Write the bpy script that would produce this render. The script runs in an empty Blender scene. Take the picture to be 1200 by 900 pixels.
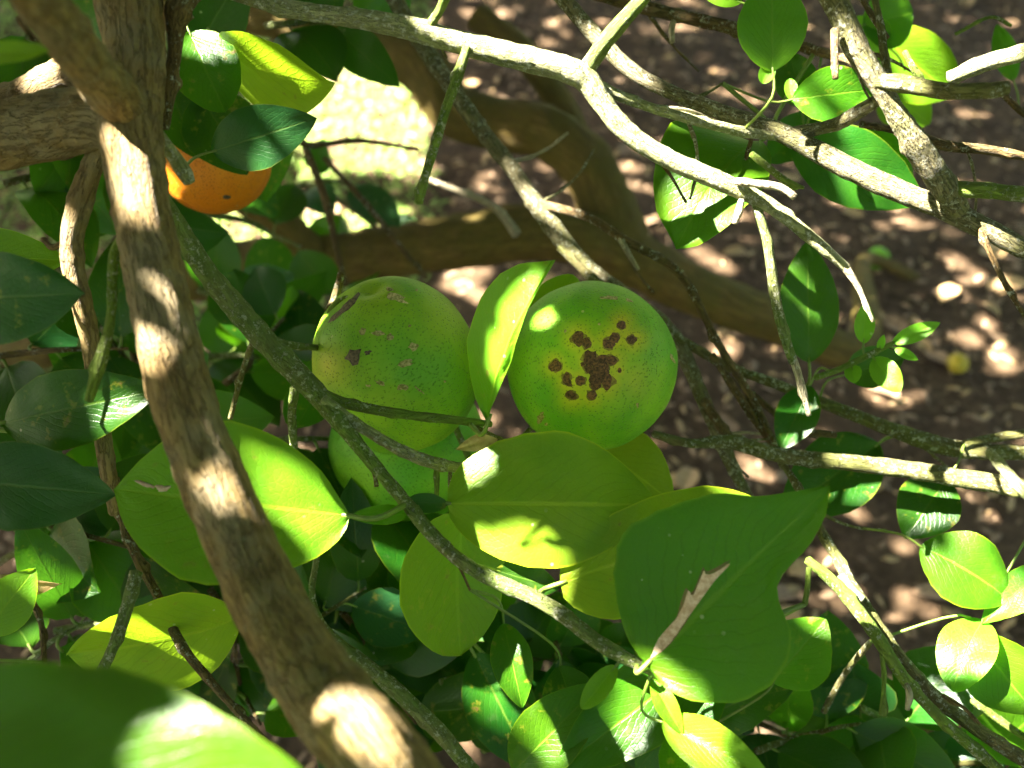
import bpy, bmesh, math, random
import numpy as np
from mathutils import Vector, Matrix, noise
from mathutils.bvhtree import BVHTree

random.seed(7)
rng = np.random.default_rng(11)
SC = bpy.context.scene
COL = SC.collection

# ------------------------------------------------------------------ camera
CAM_Z, PITCH, LENS = 1.25, 48.0, 35.0
FPX = 1200 * LENS / 36.0
C0 = Vector((0, 0, CAM_Z))
_p = math.radians(PITCH)
RV = Vector((1, 0, 0))
FV = Vector((0, math.cos(_p), -math.sin(_p)))
UV_ = Vector((0, math.sin(_p), math.cos(_p)))
cd = bpy.data.cameras.new('camera')
cam = bpy.data.objects.new('camera', cd)
COL.objects.link(cam)
cam.location = C0
cam.rotation_euler = (math.radians(90 - PITCH), 0, 0)
cd.lens, cd.sensor_width = LENS, 36.0
cd.clip_start, cd.clip_end = 0.02, 3000
cd.dof.use_dof = True
cd.dof.focus_distance = 0.42
cd.dof.aperture_fstop = 8.5
SC.camera = cam

# ------------------------------------------------------------------ light
S_CAM = Vector((-0.64, 0.60, 0.48)).normalized()       # towards the sun: right, up, towards camera
SUN = (RV * S_CAM.x + UV_ * S_CAM.y - FV * S_CAM.z).normalized()
elev = math.asin(SUN.z)
azim = math.atan2(SUN.x, SUN.y)
w = bpy.data.worlds.new('World')
SC.world = w
w.use_nodes = True
nt = w.node_tree
bg = nt.nodes['Background']
sky = nt.nodes.new('ShaderNodeTexSky')
sky.sky_type = 'NISHITA'
sky.sun_disc = False
sky.sun_elevation = elev
sky.sun_rotation = azim
sky.dust_density = 5.0
sky.ozone_density = 0.3
nt.links.new(sky.outputs[0], bg.inputs[0])
bg.inputs[1].default_value = 0.05
sd = bpy.data.lights.new('sun', 'SUN')
sd.energy = 5.0
sd.angle = math.radians(0.53)
sd.color = (1.0, 0.94, 0.82)
sun = bpy.data.objects.new('sun', sd)
COL.objects.link(sun)
sun.rotation_euler = SUN.to_track_quat('Z', 'Y').to_euler()
sun.location = SUN * 10
vs = SC.view_settings
vs.view_transform = 'Standard'
vs.look = 'None'
vs.exposure = 4.5
vs.gamma = 1.0
vs.use_curve_mapping = False
SC.render.engine = 'CYCLES'
SC.cycles.use_denoising = True
SC.cycles.max_bounces = 6
SC.cycles.diffuse_bounces = 4
SC.cycles.glossy_bounces = 2
SC.cycles.transmission_bounces = 4
SC.cycles.sample_clamp_indirect = 8

# ------------------------------------------------------------------ helpers
def ray(px, py):
    return RV * ((px - 600) / FPX) + UV_ * ((450 - py) / FPX) + FV

def P(px, py, d):
    return C0 + ray(px, py) * d

def ground_pt(px, py):
    r = ray(px, py)
    return C0 + r * (-C0.z / r.z)

def to_px(p):
    q = p - C0
    d = q.dot(FV)
    return 600 + q.dot(RV) / d * FPX, 450 - q.dot(UV_) / d * FPX, d

def tag(o, label=None, cat=None, group=None, kind=None):
    if label: o['label'] = label
    if cat: o['category'] = cat
    if group: o['group'] = group
    if kind: o['kind'] = kind
    return o

def mesh_obj(name, verts, faces, mat, parent=None, origin=None, smooth=True, uvs=None, tc=None, attrs=None):
    """verts in world space; the object's origin is put at `origin`."""
    origin = Vector(origin) if origin is not None else Vector((0, 0, 0))
    me = bpy.data.meshes.new(name)
    vv = np.array([tuple(v) for v in verts], dtype=float) - np.array(tuple(origin))
    me.from_pydata(vv.tolist(), [], faces)
    if smooth:
        me.polygons.foreach_set('use_smooth', [True] * len(me.polygons))
    if uvs is not None:
        lay = me.uv_layers.new(name='UVMap')
        li = np.zeros(len(me.loops), dtype=np.int32)
        me.loops.foreach_get('vertex_index', li)
        lay.data.foreach_set('uv', np.array(uvs, dtype=np.float32)[li].ravel())
    if tc is not None:
        a = me.attributes.new('tc', 'FLOAT_VECTOR', 'POINT')
        a.data.foreach_set('vector', np.array(tc, dtype=np.float32).ravel())
    for k, vals in (attrs or {}).items():
        a = me.attributes.new(k, 'FLOAT', 'POINT')
        a.data.foreach_set('value', np.array(vals, dtype=np.float32))
    me.materials.append(mat)
    me.update()
    o = bpy.data.objects.new(name, me)
    COL.objects.link(o)
    if parent is not None:
        o.parent = parent
        o.location = origin - WORLD_LOC[parent.name]
    else:
        o.location = origin
    WORLD_LOC[o.name] = origin.copy()
    return o

WORLD_LOC = {}

def catmull(pts, n):
    """resample list of tuples with a Catmull-Rom spline, n steps per segment"""
    A = np.array(pts, dtype=float)
    A = np.vstack([2 * A[0] - A[1], A, 2 * A[-1] - A[-2]])
    out = []
    for i in range(1, len(A) - 2):
        p0, p1, p2, p3 = A[i - 1], A[i], A[i + 1], A[i + 2]
        for k in range(n):
            t = k / n
            out.append(0.5 * ((2 * p1) + (-p0 + p2) * t + (2 * p0 - 5 * p1 + 4 * p2 - p3) * t * t + (-p0 + 3 * p1 - 3 * p2 + p3) * t ** 3))
    out.append(A[-2])
    return np.array(out)

# ------------------------------------------------------------------ materials
class NT:
    def __init__(self, name):
        self.m = bpy.data.materials.new(name)
        self.m.use_nodes = True
        self.t = self.m.node_tree
        self.n = self.t.nodes
        self.b = self.n['Principled BSDF']
        self.out = self.n['Material Output']
    def node(self, kind, **kw):
        n = self.n.new(kind)
        for k, v in kw.items():
            if k == 'op': n.operation = v
            elif hasattr(n, k): setattr(n, k, v)
        return n
    def link(self, a, b):
        self.t.links.new(a, b)
    def math(self, op, a, b=None, c=None, clamp=False):
        n = self.n.new('ShaderNodeMath'); n.operation = op; n.use_clamp = clamp
        for i, v in enumerate((a, b, c)):
            if v is None: continue
            if isinstance(v, (int, float)): n.inputs[i].default_value = v
            else: self.link(v, n.inputs[i])
        return n.outputs[0]
    def ramp(self, fac, lo, hi):
        n = self.n.new('ShaderNodeMapRange'); n.interpolation_type = 'SMOOTHSTEP'
        self.link(fac, n.inputs[0]); n.inputs[1].default_value = lo; n.inputs[2].default_value = hi
        return n.outputs[0]
    def mix(self, f, a, b):
        n = self.n.new('ShaderNodeMix'); n.data_type = 'RGBA'
        for s, v in ((n.inputs[0], f), (n.inputs[6], a), (n.inputs[7], b)):
            if isinstance(v, (int, float)): s.default_value = v
            elif isinstance(v, tuple): s.default_value = (*v, 1)
            else: self.link(v, s)
        return n.outputs[2]
    def noise(self, vec, scale, detail=4, rough=0.55):
        n = self.n.new('ShaderNodeTexNoise')
        n.inputs['Scale'].default_value = scale; n.inputs['Detail'].default_value = detail; n.inputs['Roughness'].default_value = rough
        if vec is not None: self.link(vec, n.inputs['Vector'])
        return n.outputs[0]
    def bump(self, h, strength, dist):
        n = self.n.new('ShaderNodeBump'); n.inputs['Strength'].default_value = strength; n.inputs['Distance'].default_value = dist
        self.link(h, n.inputs['Height']); return n.outputs[0]

def leaf_material(name, base, trans, tw=0.4, rough=0.36, mott=0.5, under=None, yellow=0.0):
    k = NT(name)
    uv = k.node('ShaderNodeUVMap'); uv.uv_map = 'UVMap'
    sep = k.node('ShaderNodeSeparateXYZ'); k.link(uv.outputs[0], sep.inputs[0])
    u = k.math('ABSOLUTE', k.math('SUBTRACT', sep.outputs[0], 0.5))       # 0 midrib .. 0.5 margin
    v = sep.outputs[1]
    geo = k.node('ShaderNodeNewGeometry')
    oi = k.node('ShaderNodeObjectInfo')
    pos = geo.outputs['Position']
    n1 = k.noise(pos, 42, 4, 0.6)
    n2 = k.noise(pos, 260, 3)
    mid = k.math('SUBTRACT', 1.0, k.ramp(u, 0.008, 0.024))
    marg = k.ramp(u, 0.478, 0.496)
    q = k.math('ADD', k.math('SUBTRACT', k.math('MULTIPLY', v, 15.0), k.math('MULTIPLY', u, 11.0)), k.math('MULTIPLY', n1, 2.6))
    tri = k.math('ABSOLUTE', k.math('SUBTRACT', k.math('FRACT', q), 0.5))
    vein = k.math('SUBTRACT', 1.0, k.ramp(tri, 0.0, 0.14))
    vein = k.math('MULTIPLY', vein, k.math('SUBTRACT', 1.0, k.ramp(u, 0.25, 0.48)))
    rnd = oi.outputs['Random']
    vn = k.node('ShaderNodeTexVoronoi'); vn.feature = 'DISTANCE_TO_EDGE'; vn.inputs['Scale'].default_value = 420; k.link(pos, vn.inputs['Vector'])
    net = k.math('SUBTRACT', 1.0, k.ramp(vn.outputs['Distance'], 0.0, 0.16))
    dark = tuple(c * 0.62 for c in base)
    lite = (min(1, base[0] * 1.75 + 0.01), base[1] * 1.35, base[2] * 1.1)
    col = k.mix(k.ramp(n1, 0.3, 0.7), dark, lite)
    col = k.mix(1 - mott, col, base) if mott < 1 else col
    if yellow:
        ny = k.ramp(k.noise(pos, 26, 3, 0.6), 0.45, 0.72)
        col = k.mix(k.math('MULTIPLY', ny, yellow), col, (0.28, 0.30, 0.02))
    hs = k.node('ShaderNodeHueSaturation')
    k.link(k.math('ADD', 0.485, k.math('MULTIPLY', rnd, 0.03)), hs.inputs['Hue'])
    k.link(k.math('ADD', 0.75, k.math('MULTIPLY', k.math('FRACT', k.math('MULTIPLY', rnd, 7.3)), 0.5)), hs.inputs['Value'])
    k.link(col, hs.inputs['Color'])
    col = hs.outputs[0]
    col = k.mix(k.math('MULTIPLY', vein, 0.16), col, lite)
    col = k.mix(k.math('MULTIPLY', net, 0.14), col, lite)
    dust = k.math('MULTIPLY', k.ramp(k.noise(pos, 90, 5, 0.7), 0.55, 0.75), 0.08)
    col = k.mix(dust, col, (0.22, 0.21, 0.13))
    col = k.mix(k.math('MULTIPLY', mid, 0.7), col, (lite[0] * 1.5 + .03, lite[1] * 1.5 + .02, lite[2] * 1.2 + .01))
    col = k.mix(k.math('MULTIPLY', marg, 0.75), col, (lite[0] * 1.6 + .03, lite[1] * 1.35, lite[2]))
    # pale insect specks and small brown blemishes
    vo = k.node('ShaderNodeTexVoronoi'); vo.inputs['Scale'].default_value = 130; k.link(pos, vo.inputs['Vector'])
    spk = k.math('MULTIPLY', k.math('LESS_THAN', vo.outputs['Distance'], 0.10), k.ramp(k.noise(pos, 19, 2), 0.55, 0.68))
    col = k.mix(k.math('MULTIPLY', spk, 0.7), col, (0.45, 0.45, 0.30))
    bl = k.math('MULTIPLY', k.ramp(k.noise(pos, 170, 3, 0.6), 0.66, 0.71), k.ramp(k.math('FRACT', k.math('MULTIPLY', rnd, 3.7)), 0.35, 0.55))
    yb = k.math('MULTIPLY', k.ramp(k.noise(pos, 170, 3, 0.6), 0.58, 0.70), k.ramp(k.math('FRACT', k.math('MULTIPLY', rnd, 3.7)), 0.35, 0.55))
    col = k.mix(k.math('MULTIPLY', yb, 0.55), col, (0.24, 0.23, 0.02))
    col = k.mix(k.math('MULTIPLY', bl, 0.8), col, (0.13, 0.075, 0.03))
    # the underside is paler and duller
    und = under or (base[0] * 1.5 + .02, base[1] * 1.25 + .02, base[2] * 1.6 + .012)
    col2 = k.mix(geo.outputs['Backfacing'], col, und)
    k.link(col2, k.b.inputs['Base Color'])
    k.b.inputs['Specular IOR Level'].default_value = 0.26
    rr = k.math('ADD', k.math('MULTIPLY', n2, 0.16), rough - 0.08)
    rr = k.math('ADD', rr, k.math('MULTIPLY', geo.outputs['Backfacing'], 0.25))
    k.link(rr, k.b.inputs['Roughness'])
    h = k.math('ADD', k.math('MULTIPLY', k.math('ADD', vein, k.math('MULTIPLY', mid, 2.0)), -0.5), k.math('ADD', k.math('MULTIPLY', n2, 0.5), k.math('MULTIPLY', net, -0.25)))
    bn = k.bump(h, 0.30, 0.0005)
    k.link(bn, k.b.inputs['Normal'])
    tr = k.node('ShaderNodeBsdfTranslucent')
    tcol = k.mix(k.math('MULTIPLY', k.math('MAXIMUM', k.math('MULTIPLY', vein, .35), k.math('MULTIPLY', mid, .7)), 0.8), trans, tuple(c * 0.35 for c in trans))
    tcol = k.mix(k.math('MULTIPLY', k.ramp(n1, 0.35, 0.7), 0.35), tcol, tuple(c * 0.6 for c in trans))
    k.link(tcol, tr.inputs[0]); k.link(bn, tr.inputs['Normal'])
    mx = k.node('ShaderNodeMixShader'); mx.inputs[0].default_value = tw
    k.link(k.b.outputs[0], mx.inputs[1]); k.link(tr.outputs[0], mx.inputs[2])
    k.link(mx.outputs[0], k.out.inputs[0])
    return k.m

def bark_material(name, c1, c2, c3, lichen=0.0, lich_col=(0.50, 0.50, 0.38), scale=1.0, moss=0.0, crack=0.6):
    k = NT(name)
    at = k.node('ShaderNodeAttribute'); at.attribute_name = 'tc'
    tc = at.outputs['Vector']
    geo = k.node('ShaderNodeNewGeometry'); pos = geo.outputs['Position']
    a = k.noise(tc, 420 * scale, 5, 0.65)
    b = k.noise(tc, 1300 * scale, 5, 0.7)
    c = k.noise(pos, 45, 5, 0.65)
    d = k.noise(pos, 420, 5, 0.7)
    ridge = k.math('ABSOLUTE', k.math('SUBTRACT', k.noise(tc, 700 * scale, 3, 0.6), 0.5))
    cr = k.math('SUBTRACT', 1.0, k.ramp(ridge, 0.0, 0.055))
    col = k.mix(k.ramp(a, 0.33, 0.67), c1, c2)
    col = k.mix(k.math('MULTIPLY', k.ramp(c, 0.42, 0.62), 0.8), col, c3)
    col = k.mix(k.math('MULTIPLY', k.ramp(b, 0.52, 0.72), crack), col, tuple(x * 0.30 for x in c1))
    col = k.mix(k.math('MULTIPLY', k.ramp(d, 0.56, 0.70), 0.45), col, tuple(min(1, x * 1.7) for x in c2))
    col = k.mix(k.math('MULTIPLY', cr, crack), col, tuple(x * 0.22 for x in c1))
    if moss:
        col = k.mix(k.math('MULTIPLY', k.ramp(k.noise(pos, 22, 4), 0.4, 0.62), moss), col, (0.085, 0.075, 0.010))
    h = k.math('ADD', k.math('ADD', a, k.math('MULTIPLY', b, 0.5)), k.math('ADD', k.math('MULTIPLY', cr, -0.6), k.math('MULTIPLY', d, 0.5)))
    if lichen:
        l = k.math('MULTIPLY', k.ramp(k.noise(pos, 400, 5, 0.75), 0.53, 0.60), k.ramp(k.noise(pos, 75, 4, 0.65), 0.62 - lichen * 0.3, 0.70 - lichen * 0.3))
        col = k.mix(k.math('MULTIPLY', l, 0.85), col, lich_col)
        h = k.math('ADD', h, k.math('MULTIPLY', l, 0.8))
    k.link(col, k.b.inputs['Base Color'])
    k.b.inputs['Roughness'].default_value = 0.75
    k.b.inputs['Specular IOR Level'].default_value = 0.25
    k.link(k.bump(h, 0.9, 0.0016), k.b.inputs['Normal'])
    return k.m

def fruit_material(name, green, green2, halo):
    k = NT(name)
    geo = k.node('ShaderNodeNewGeometry'); pos = geo.outputs['Position']
    n1 = k.noise(pos, 32, 3)
    vo = k.node('ShaderNodeTexVoronoi'); vo.inputs['Scale'].default_value = 800; k.link(pos, vo.inputs['Vector'])
    pit = k.math('SUBTRACT', 1.0, k.ramp(vo.outputs['Distance'], 0.05, 0.42))
    sparse = k.ramp(k.noise(pos, 700, 1), 0.30, 0.52)
    pit = k.math('MULTIPLY', pit, sparse)
    at = k.node('ShaderNodeAttribute'); at.attribute_name = 'halo'
    col = k.mix(k.ramp(n1, 0.35, 0.68), green, green2)
    hmask = k.math('MULTIPLY', at.outputs['Fac'], k.math('ADD', 0.55, k.math('MULTIPLY', k.noise(pos, 140, 3), 0.9)), clamp=True)
    col = k.mix(k.math('MULTIPLY', hmask, 0.9, clamp=True), col, halo)
    col = k.mix(k.math('MULTIPLY', pit, 0.62), col, tuple(c * 0.25 for c in green))
    spk = k.node('ShaderNodeTexVoronoi'); spk.inputs['Scale'].default_value = 95; k.link(pos, spk.inputs['Vector'])
    sp = k.math('MULTIPLY', k.math('LESS_THAN', spk.outputs['Distance'], 0.065), k.ramp(k.noise(pos, 70, 2), 0.5, 0.6))
    col = k.mix(k.math('MULTIPLY', sp, 0.8), col, (0.55, 0.50, 0.22))
    k.link(col, k.b.inputs['Base Color'])
    k.b.inputs['Roughness'].default_value = 0.48
    k.b.inputs['Specular IOR Level'].default_value = 0.35
    k.b.inputs['Subsurface Weight'].default_value = 0.12
    k.b.inputs['Subsurface Radius'].default_value = (0.004, 0.006, 0.001)
    k.b.inputs['Subsurface Scale'].default_value = 1.0
    h = k.math('SUBTRACT', k.math('MULTIPLY', k.noise(pos, 450, 2), 0.3), pit)
    k.link(k.bump(h, 0.7, 0.0007), k.b.inputs['Normal'])
    return k.m

def simple_material(name, c1, c2, scale=300, rough=0.75, bump=0.6, dist=0.0006):
    k = NT(name)
    geo = k.node('ShaderNodeNewGeometry'); pos = geo.outputs['Position']
    n = k.noise(pos, scale, 5, 0.65)
    oi = k.node('ShaderNodeObjectInfo')
    col = k.mix(k.ramp(n, 0.35, 0.65), c1, c2)
    hs = k.node('ShaderNodeHueSaturation'); k.link(col, hs.inputs['Color'])
    k.link(k.math('ADD', 0.75, k.math('MULTIPLY', oi.outputs['Random'], 0.5)), hs.inputs['Value'])
    k.link(hs.outputs[0], k.b.inputs['Base Color'])
    k.b.inputs['Roughness'].default_value = rough
    k.link(k.bump(n, bump, dist), k.b.inputs['Normal'])
    return k.m

M = {}
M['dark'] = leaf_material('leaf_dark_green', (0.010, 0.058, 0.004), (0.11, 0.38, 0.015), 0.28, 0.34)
M['mid'] = leaf_material('leaf_mid_green', (0.028, 0.112, 0.004), (0.14, 0.46, 0.008), 0.36, 0.36)
M['lime'] = leaf_material('leaf_lime_green', (0.078, 0.205, 0.008), (0.27, 0.56, 0.014), 0.42, 0.38, 0.3)
M['yellow'] = leaf_material('leaf_yellow_green', (0.125, 0.260, 0.012), (0.36, 0.60, 0.018), 0.42, 0.40, 0.7, yellow=0.35)  # light glowing through some leaves is put into this yellow-green base
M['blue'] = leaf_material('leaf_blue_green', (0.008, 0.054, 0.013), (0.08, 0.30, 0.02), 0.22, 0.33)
M['young'] = leaf_material('leaf_young_shoot', (0.075, 0.26, 0.012), (0.26, 0.60, 0.04), 0.45, 0.38)
M['weed'] = leaf_material('weed_leaf', (0.150, 0.255, 0.060), (0.34, 0.55, 0.12), 0.35, 0.5)
M['crown'] = leaf_material('leaf_crown', (0.022, 0.055, 0.010), (0.12, 0.22, 0.015), 0.22, 0.40)
M['petiole'] = simple_material('petiole_green', (0.10, 0.17, 0.02), (0.15, 0.21, 0.03), 120, 0.5, 0.3)
M['trunk'] = bark_material('bark_trunk', (0.140, 0.088, 0.030), (0.245, 0.170, 0.068), (0.180, 0.146, 0.085), 0.10, (0.30, 0.27, 0.17), scale=0.55, crack=0.38)
M['limb'] = bark_material('bark_mossy_limb', (0.095, 0.060, 0.014), (0.16, 0.108, 0.026), (0.115, 0.085, 0.016), 0.0, scale=0.4, moss=0.45, crack=0.3)
M['grey'] = bark_material('bark_grey_branch', (0.135, 0.115, 0.055), (0.23, 0.20, 0.11), (0.135, 0.135, 0.042), 0.8)
M['olive'] = bark_material('bark_olive_branch', (0.100, 0.105, 0.026), (0.155, 0.16, 0.045), (0.14, 0.115, 0.045), 0.65, crack=0.35)
M['greentwig'] = bark_material('bark_green_twig', (0.105, 0.170, 0.018), (0.16, 0.235, 0.028), (0.125, 0.16, 0.032), 0.4, crack=0.12)
M['darkgreen'] = bark_material('bark_dark_green_twig', (0.100, 0.150, 0.030), (0.160, 0.215, 0.052), (0.160, 0.170, 0.055), 0.72, crack=0.22)
M['pale'] = bark_material('bark_pale_sunlit', (0.25, 0.255, 0.11), (0.37, 0.36, 0.20), (0.24, 0.26, 0.095), 0.9, (0.62, 0.61, 0.50), crack=0.3)  # pale bark with lichen; sunlit look of these branches put into the colour
M['brown'] = bark_material('bark_brown_twig', (0.105, 0.062, 0.022), (0.175, 0.115, 0.046), (0.11, 0.088, 0.034), 0.5)
M['straw'] = bark_material('dead_straw_twig', (0.34, 0.29, 0.17), (0.52, 0.46, 0.31), (0.36, 0.30, 0.20), 0.3)
M['fruit'] = fruit_material('green_peel', (0.105, 0.345, 0.010), (0.215, 0.445, 0.014), (0.62, 0.50, 0.020))
M['fruit_dull'] = fruit_material('green_peel_pale', (0.125, 0.340, 0.012), (0.25, 0.445, 0.016), (0.58, 0.48, 0.02))
M['orange'] = fruit_material('orange_peel', (0.70, 0.20, 0.008), (0.75, 0.24, 0.010), (0.70, 0.30, 0.02))
M['yellowpeel'] = fruit_material('yellow_peel', (0.40, 0.30, 0.02), (0.45, 0.36, 0.03), (0.4, 0.3, 0.02))
M['scab'] = simple_material('brown_scab', (0.040, 0.013, 0.007), (0.20, 0.078, 0.030), 1000, 0.7, 1.0, 0.0008)
M['scab_rim'] = simple_material('corky_rim', (0.17, 0.10, 0.02), (0.30, 0.24, 0.03), 700, 0.7, 0.5)
M['scar_margin'] = simple_material('browned_leaf_margin', (0.15, 0.085, 0.015), (0.10, 0.12, 0.012), 380, 0.6, 0.4)
M['scuff'] = simple_material('straw_scuff', (0.50, 0.38, 0.18), (0.16, 0.16, 0.03), 800, 0.75, 0.6)
M['darkscar'] = simple_material('dark_scar', (0.05, 0.035, 0.025), (0.16, 0.11, 0.07), 700, 0.7, 0.8)
M['leafscar'] = simple_material('tan_leaf_scar', (0.36, 0.24, 0.14), (0.55, 0.42, 0.30), 420, 0.8, 0.7)
M['dry'] = simple_material('dry_leaf_brown', (0.16, 0.095, 0.05), (0.30, 0.20, 0.12), 130, 0.7, 0.5)
M['drypale'] = simple_material('dry_leaf_tan', (0.36, 0.22, 0.09), (0.52, 0.36, 0.18), 160, 0.65, 0.5)

# ------------------------------------------------------------------ ground
def ground_height(x, y):
    r = math.hypot(x, y - 1.4)
    f = max(0.0, 1 - r / 9.0)
    return f * (0.030 * noise.noise((x * 2.1, y * 2.1, 0.3)) + 0.012 * noise.noise((x * 7, y * 7, 5.1)) + 0.006 * noise.noise((x * 19, y * 19, 2.2)))

def build_ground():
    k = NT('soil')
    geo = k.node('ShaderNodeNewGeometry'); pos = geo.outputs['Position']
    a = k.noise(pos, 7, 6, 0.65); b = k.noise(pos, 55, 6, 0.7); c = k.noise(pos, 240, 4, 0.7)
    col = k.mix(k.ramp(a, 0.35, 0.65), (0.040, 0.023, 0.010), (0.080, 0.050, 0.026))
    col = k.mix(k.math('MULTIPLY', k.ramp(b, 0.42, 0.62), 0.6), col, (0.150, 0.096, 0.055))
    col = k.mix(k.math('MULTIPLY', k.ramp(c, 0.5, 0.62), 0.6), col, (0.035, 0.024, 0.018))
    # far off the soil gives way to grass
    ln = k.node('ShaderNodeVectorMath', op='LENGTH'); k.link(pos, ln.inputs[0])
    far = k.ramp(k.math('ADD', ln.outputs['Value'], k.math('MULTIPLY', a, 2.0)), 4.5, 7.0)
    col = k.mix(far, col, (0.075, 0.11, 0.025))
    k.link(col, k.b.inputs['Base Color'])
    k.b.inputs['Roughness'].default_value = 0.95
    k.b.inputs['Specular IOR Level'].default_value = 0.2
    h = k.math('ADD', k.math('MULTIPLY', b, 1.0), k.math('MULTIPLY', c, 0.5))
    k.link(k.bump(h, 0.9, 0.012), k.b.inputs['Normal'])
    def axis(lo, hi, step, ext):
        m = list(np.arange(lo, hi + 1e-6, step)); s = step; x = hi; r = []
        while x < ext:
            s *= 1.35; x += s; r.append(x)
        s = step; x = lo; l = []
        while x > -ext:
            s *= 1.35; x -= s; l.append(x)
        return l[::-1] + m + r
    xs = axis(-2.2, 2.2, 0.03, 900); ys = axis(-0.2, 3.8, 0.03, 900)
    V = [(x, y, ground_height(x, y)) for y in ys for x in xs]
    nx = len(xs)
    F = [(j * nx + i, j * nx + i + 1, (j + 1) * nx + i + 1, (j + 1) * nx + i) for j in range(len(ys) - 1) for i in range(nx - 1)]
    o = mesh_obj('ground', V, F, k.m)
    tag(o, kind='structure')
    return o
build_ground()

# ------------------------------------------------------------------ the tree
TREE_BASE = Vector((0.05, 0.03, 0.0))
tree = bpy.data.objects.new('citrus_tree', None)
COL.objects.link(tree)
tree.location = TREE_BASE
tree.empty_display_size = 0.1
WORLD_LOC[tree.name] = TREE_BASE.copy()
tag(tree, 'leafy citrus tree with brown forking limb, mossy lower limbs and tangled green twigs', 'tree')

CENTER = []      # (point, radius) samples of all branches, for joining leaf stalks

def tube(name, path, mat, parent, seg=4, sides=10, rough=0.06, knob=0.0, cap=True, seed=0, reg=True, fine=True):
    """path: list of (x, y, z, radius) in world space"""
    R = catmull(path, seg)
    if fine:
        sl = np.r_[0, np.cumsum(np.linalg.norm(np.diff(R[:, :3], axis=0), axis=1))]
        step = min(0.009, max(0.0014, float(np.median(R[:, 3])) * 0.28))
        xs_ = np.linspace(0, sl[-1], max(4, int(sl[-1] / step)))
        R = np.c_[[np.interp(xs_, sl, R[:, c]) for c in range(4)]].T
    pts = [Vector(r[:3]) for r in R]
    rad = [max(0.0003, r[3]) for r in R]
    n = len(pts)
    g = max(1, 3 if fine else 1)
    T = [(pts[min(i + g, n - 1)] - pts[max(i - g, 0)]).normalized() for i in range(n)]
    ref = Vector((0, 0, 1)) if abs(T[0].z) < 0.9 else Vector((1, 0, 0))
    N = (ref - T[0] * ref.dot(T[0])).normalized()
    rs_ = random.Random(seed * 17 + 3)
    nodes = []
    if knob:
        pos_ = rs_.uniform(.004, .02)
        for _ in range(400):
            nodes.append((pos_, rs_.uniform(0, 2 * math.pi), rs_.uniform(.3, 1.0)))
            pos_ += rs_.uniform(.010, .026)
    V, F, TC = [], [], []
    s = 0.0; ni = 0
    for i in range(n):
        if i:
            s += (pts[i] - pts[i - 1]).length
            N = (N - T[i] * N.dot(T[i])).normalized()
        B = T[i].cross(N)
        r0 = rad[i]
        while ni < len(nodes) and nodes[ni][0] < s - .012: ni += 1
        act = [nd for nd in nodes[ni:ni + 4] if abs(nd[0] - s) < .010]
        for j in range(sides):
            a = 2 * math.pi * j / sides
            dirv = N * math.cos(a) + B * math.sin(a)
            q = (math.cos(a) * r0 * 0.9, math.sin(a) * r0 * 0.9, s * 0.18)
            f = 1 + rough * (noise.noise((q[0] * 160 + seed, q[1] * 160, s * 45)) + 0.6 * noise.noise((q[0] * 420 + seed, q[1] * 420, s * 130)))
            if fine:
                f += rough * 0.55 * noise.noise((q[0] * 800 + seed, q[1] * 800, s * 320))
            add = 0.0
            for (sn, an, am) in act:
                da = (a - an + math.pi) % (2 * math.pi) - math.pi
                sg = .0016 if s > sn else .0035
                add += am * knob * 0.0030 * math.exp(-((s - sn) / sg) ** 2) * (math.exp(-(da / .55) ** 2) + .18)
            V.append(pts[i] + dirv * (r0 * f + min(add, r0 * .9)))
            TC.append((q[0] + seed * 0.37, q[1], q[2]))
    for i in range(n - 1):
        for j in range(sides):
            j2 = (j + 1) % sides
            F.append((i * sides + j, i * sides + j2, (i + 1) * sides + j2, (i + 1) * sides + j))
    if cap:
        for i, d in ((0, -1), (n - 1, 1)):
            V.append(pts[i] + T[i] * d * rad[i] * 0.35); TC.append((seed * 0.37, 0, 0))
            c = len(V) - 1
            for j in range(sides):
                j2 = (j + 1) % sides
                e = (i * sides + j2, i * sides + j, c) if d < 0 else (i * sides + j, i * sides + j2, c)
                F.append(e)
    o = mesh_obj(name, V, F, M[mat], parent, pts[0], tc=TC)
    if reg:
        for i in range(0, n, 2 if fine else 1):
            CENTER.append((pts[i], rad[i]))
    return o

def px_path(path, k=1.0):
    out = []
    for p in path:
        if len(p) == 4:
            x, y, w_, d = p
            q = P(x, y, d)
            out.append((q.x, q.y, q.z, k * w_ * 0.5 * d / FPX))
        else:
            out.append(p[0] + (p[1],))
    return out

_bs = [0]
def br(path, mat, name='branch', sides=12, seg=5, rough=0.14, knob=0.35, fine=True):
    _bs[0] += 1
    return tube(name, px_path(path, 1.0 if mat in ('trunk', 'limb', 'straw') else 0.84), mat, tree, seg=seg, sides=sides, rough=rough, knob=knob, seed=_bs[0], fine=fine)

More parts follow.
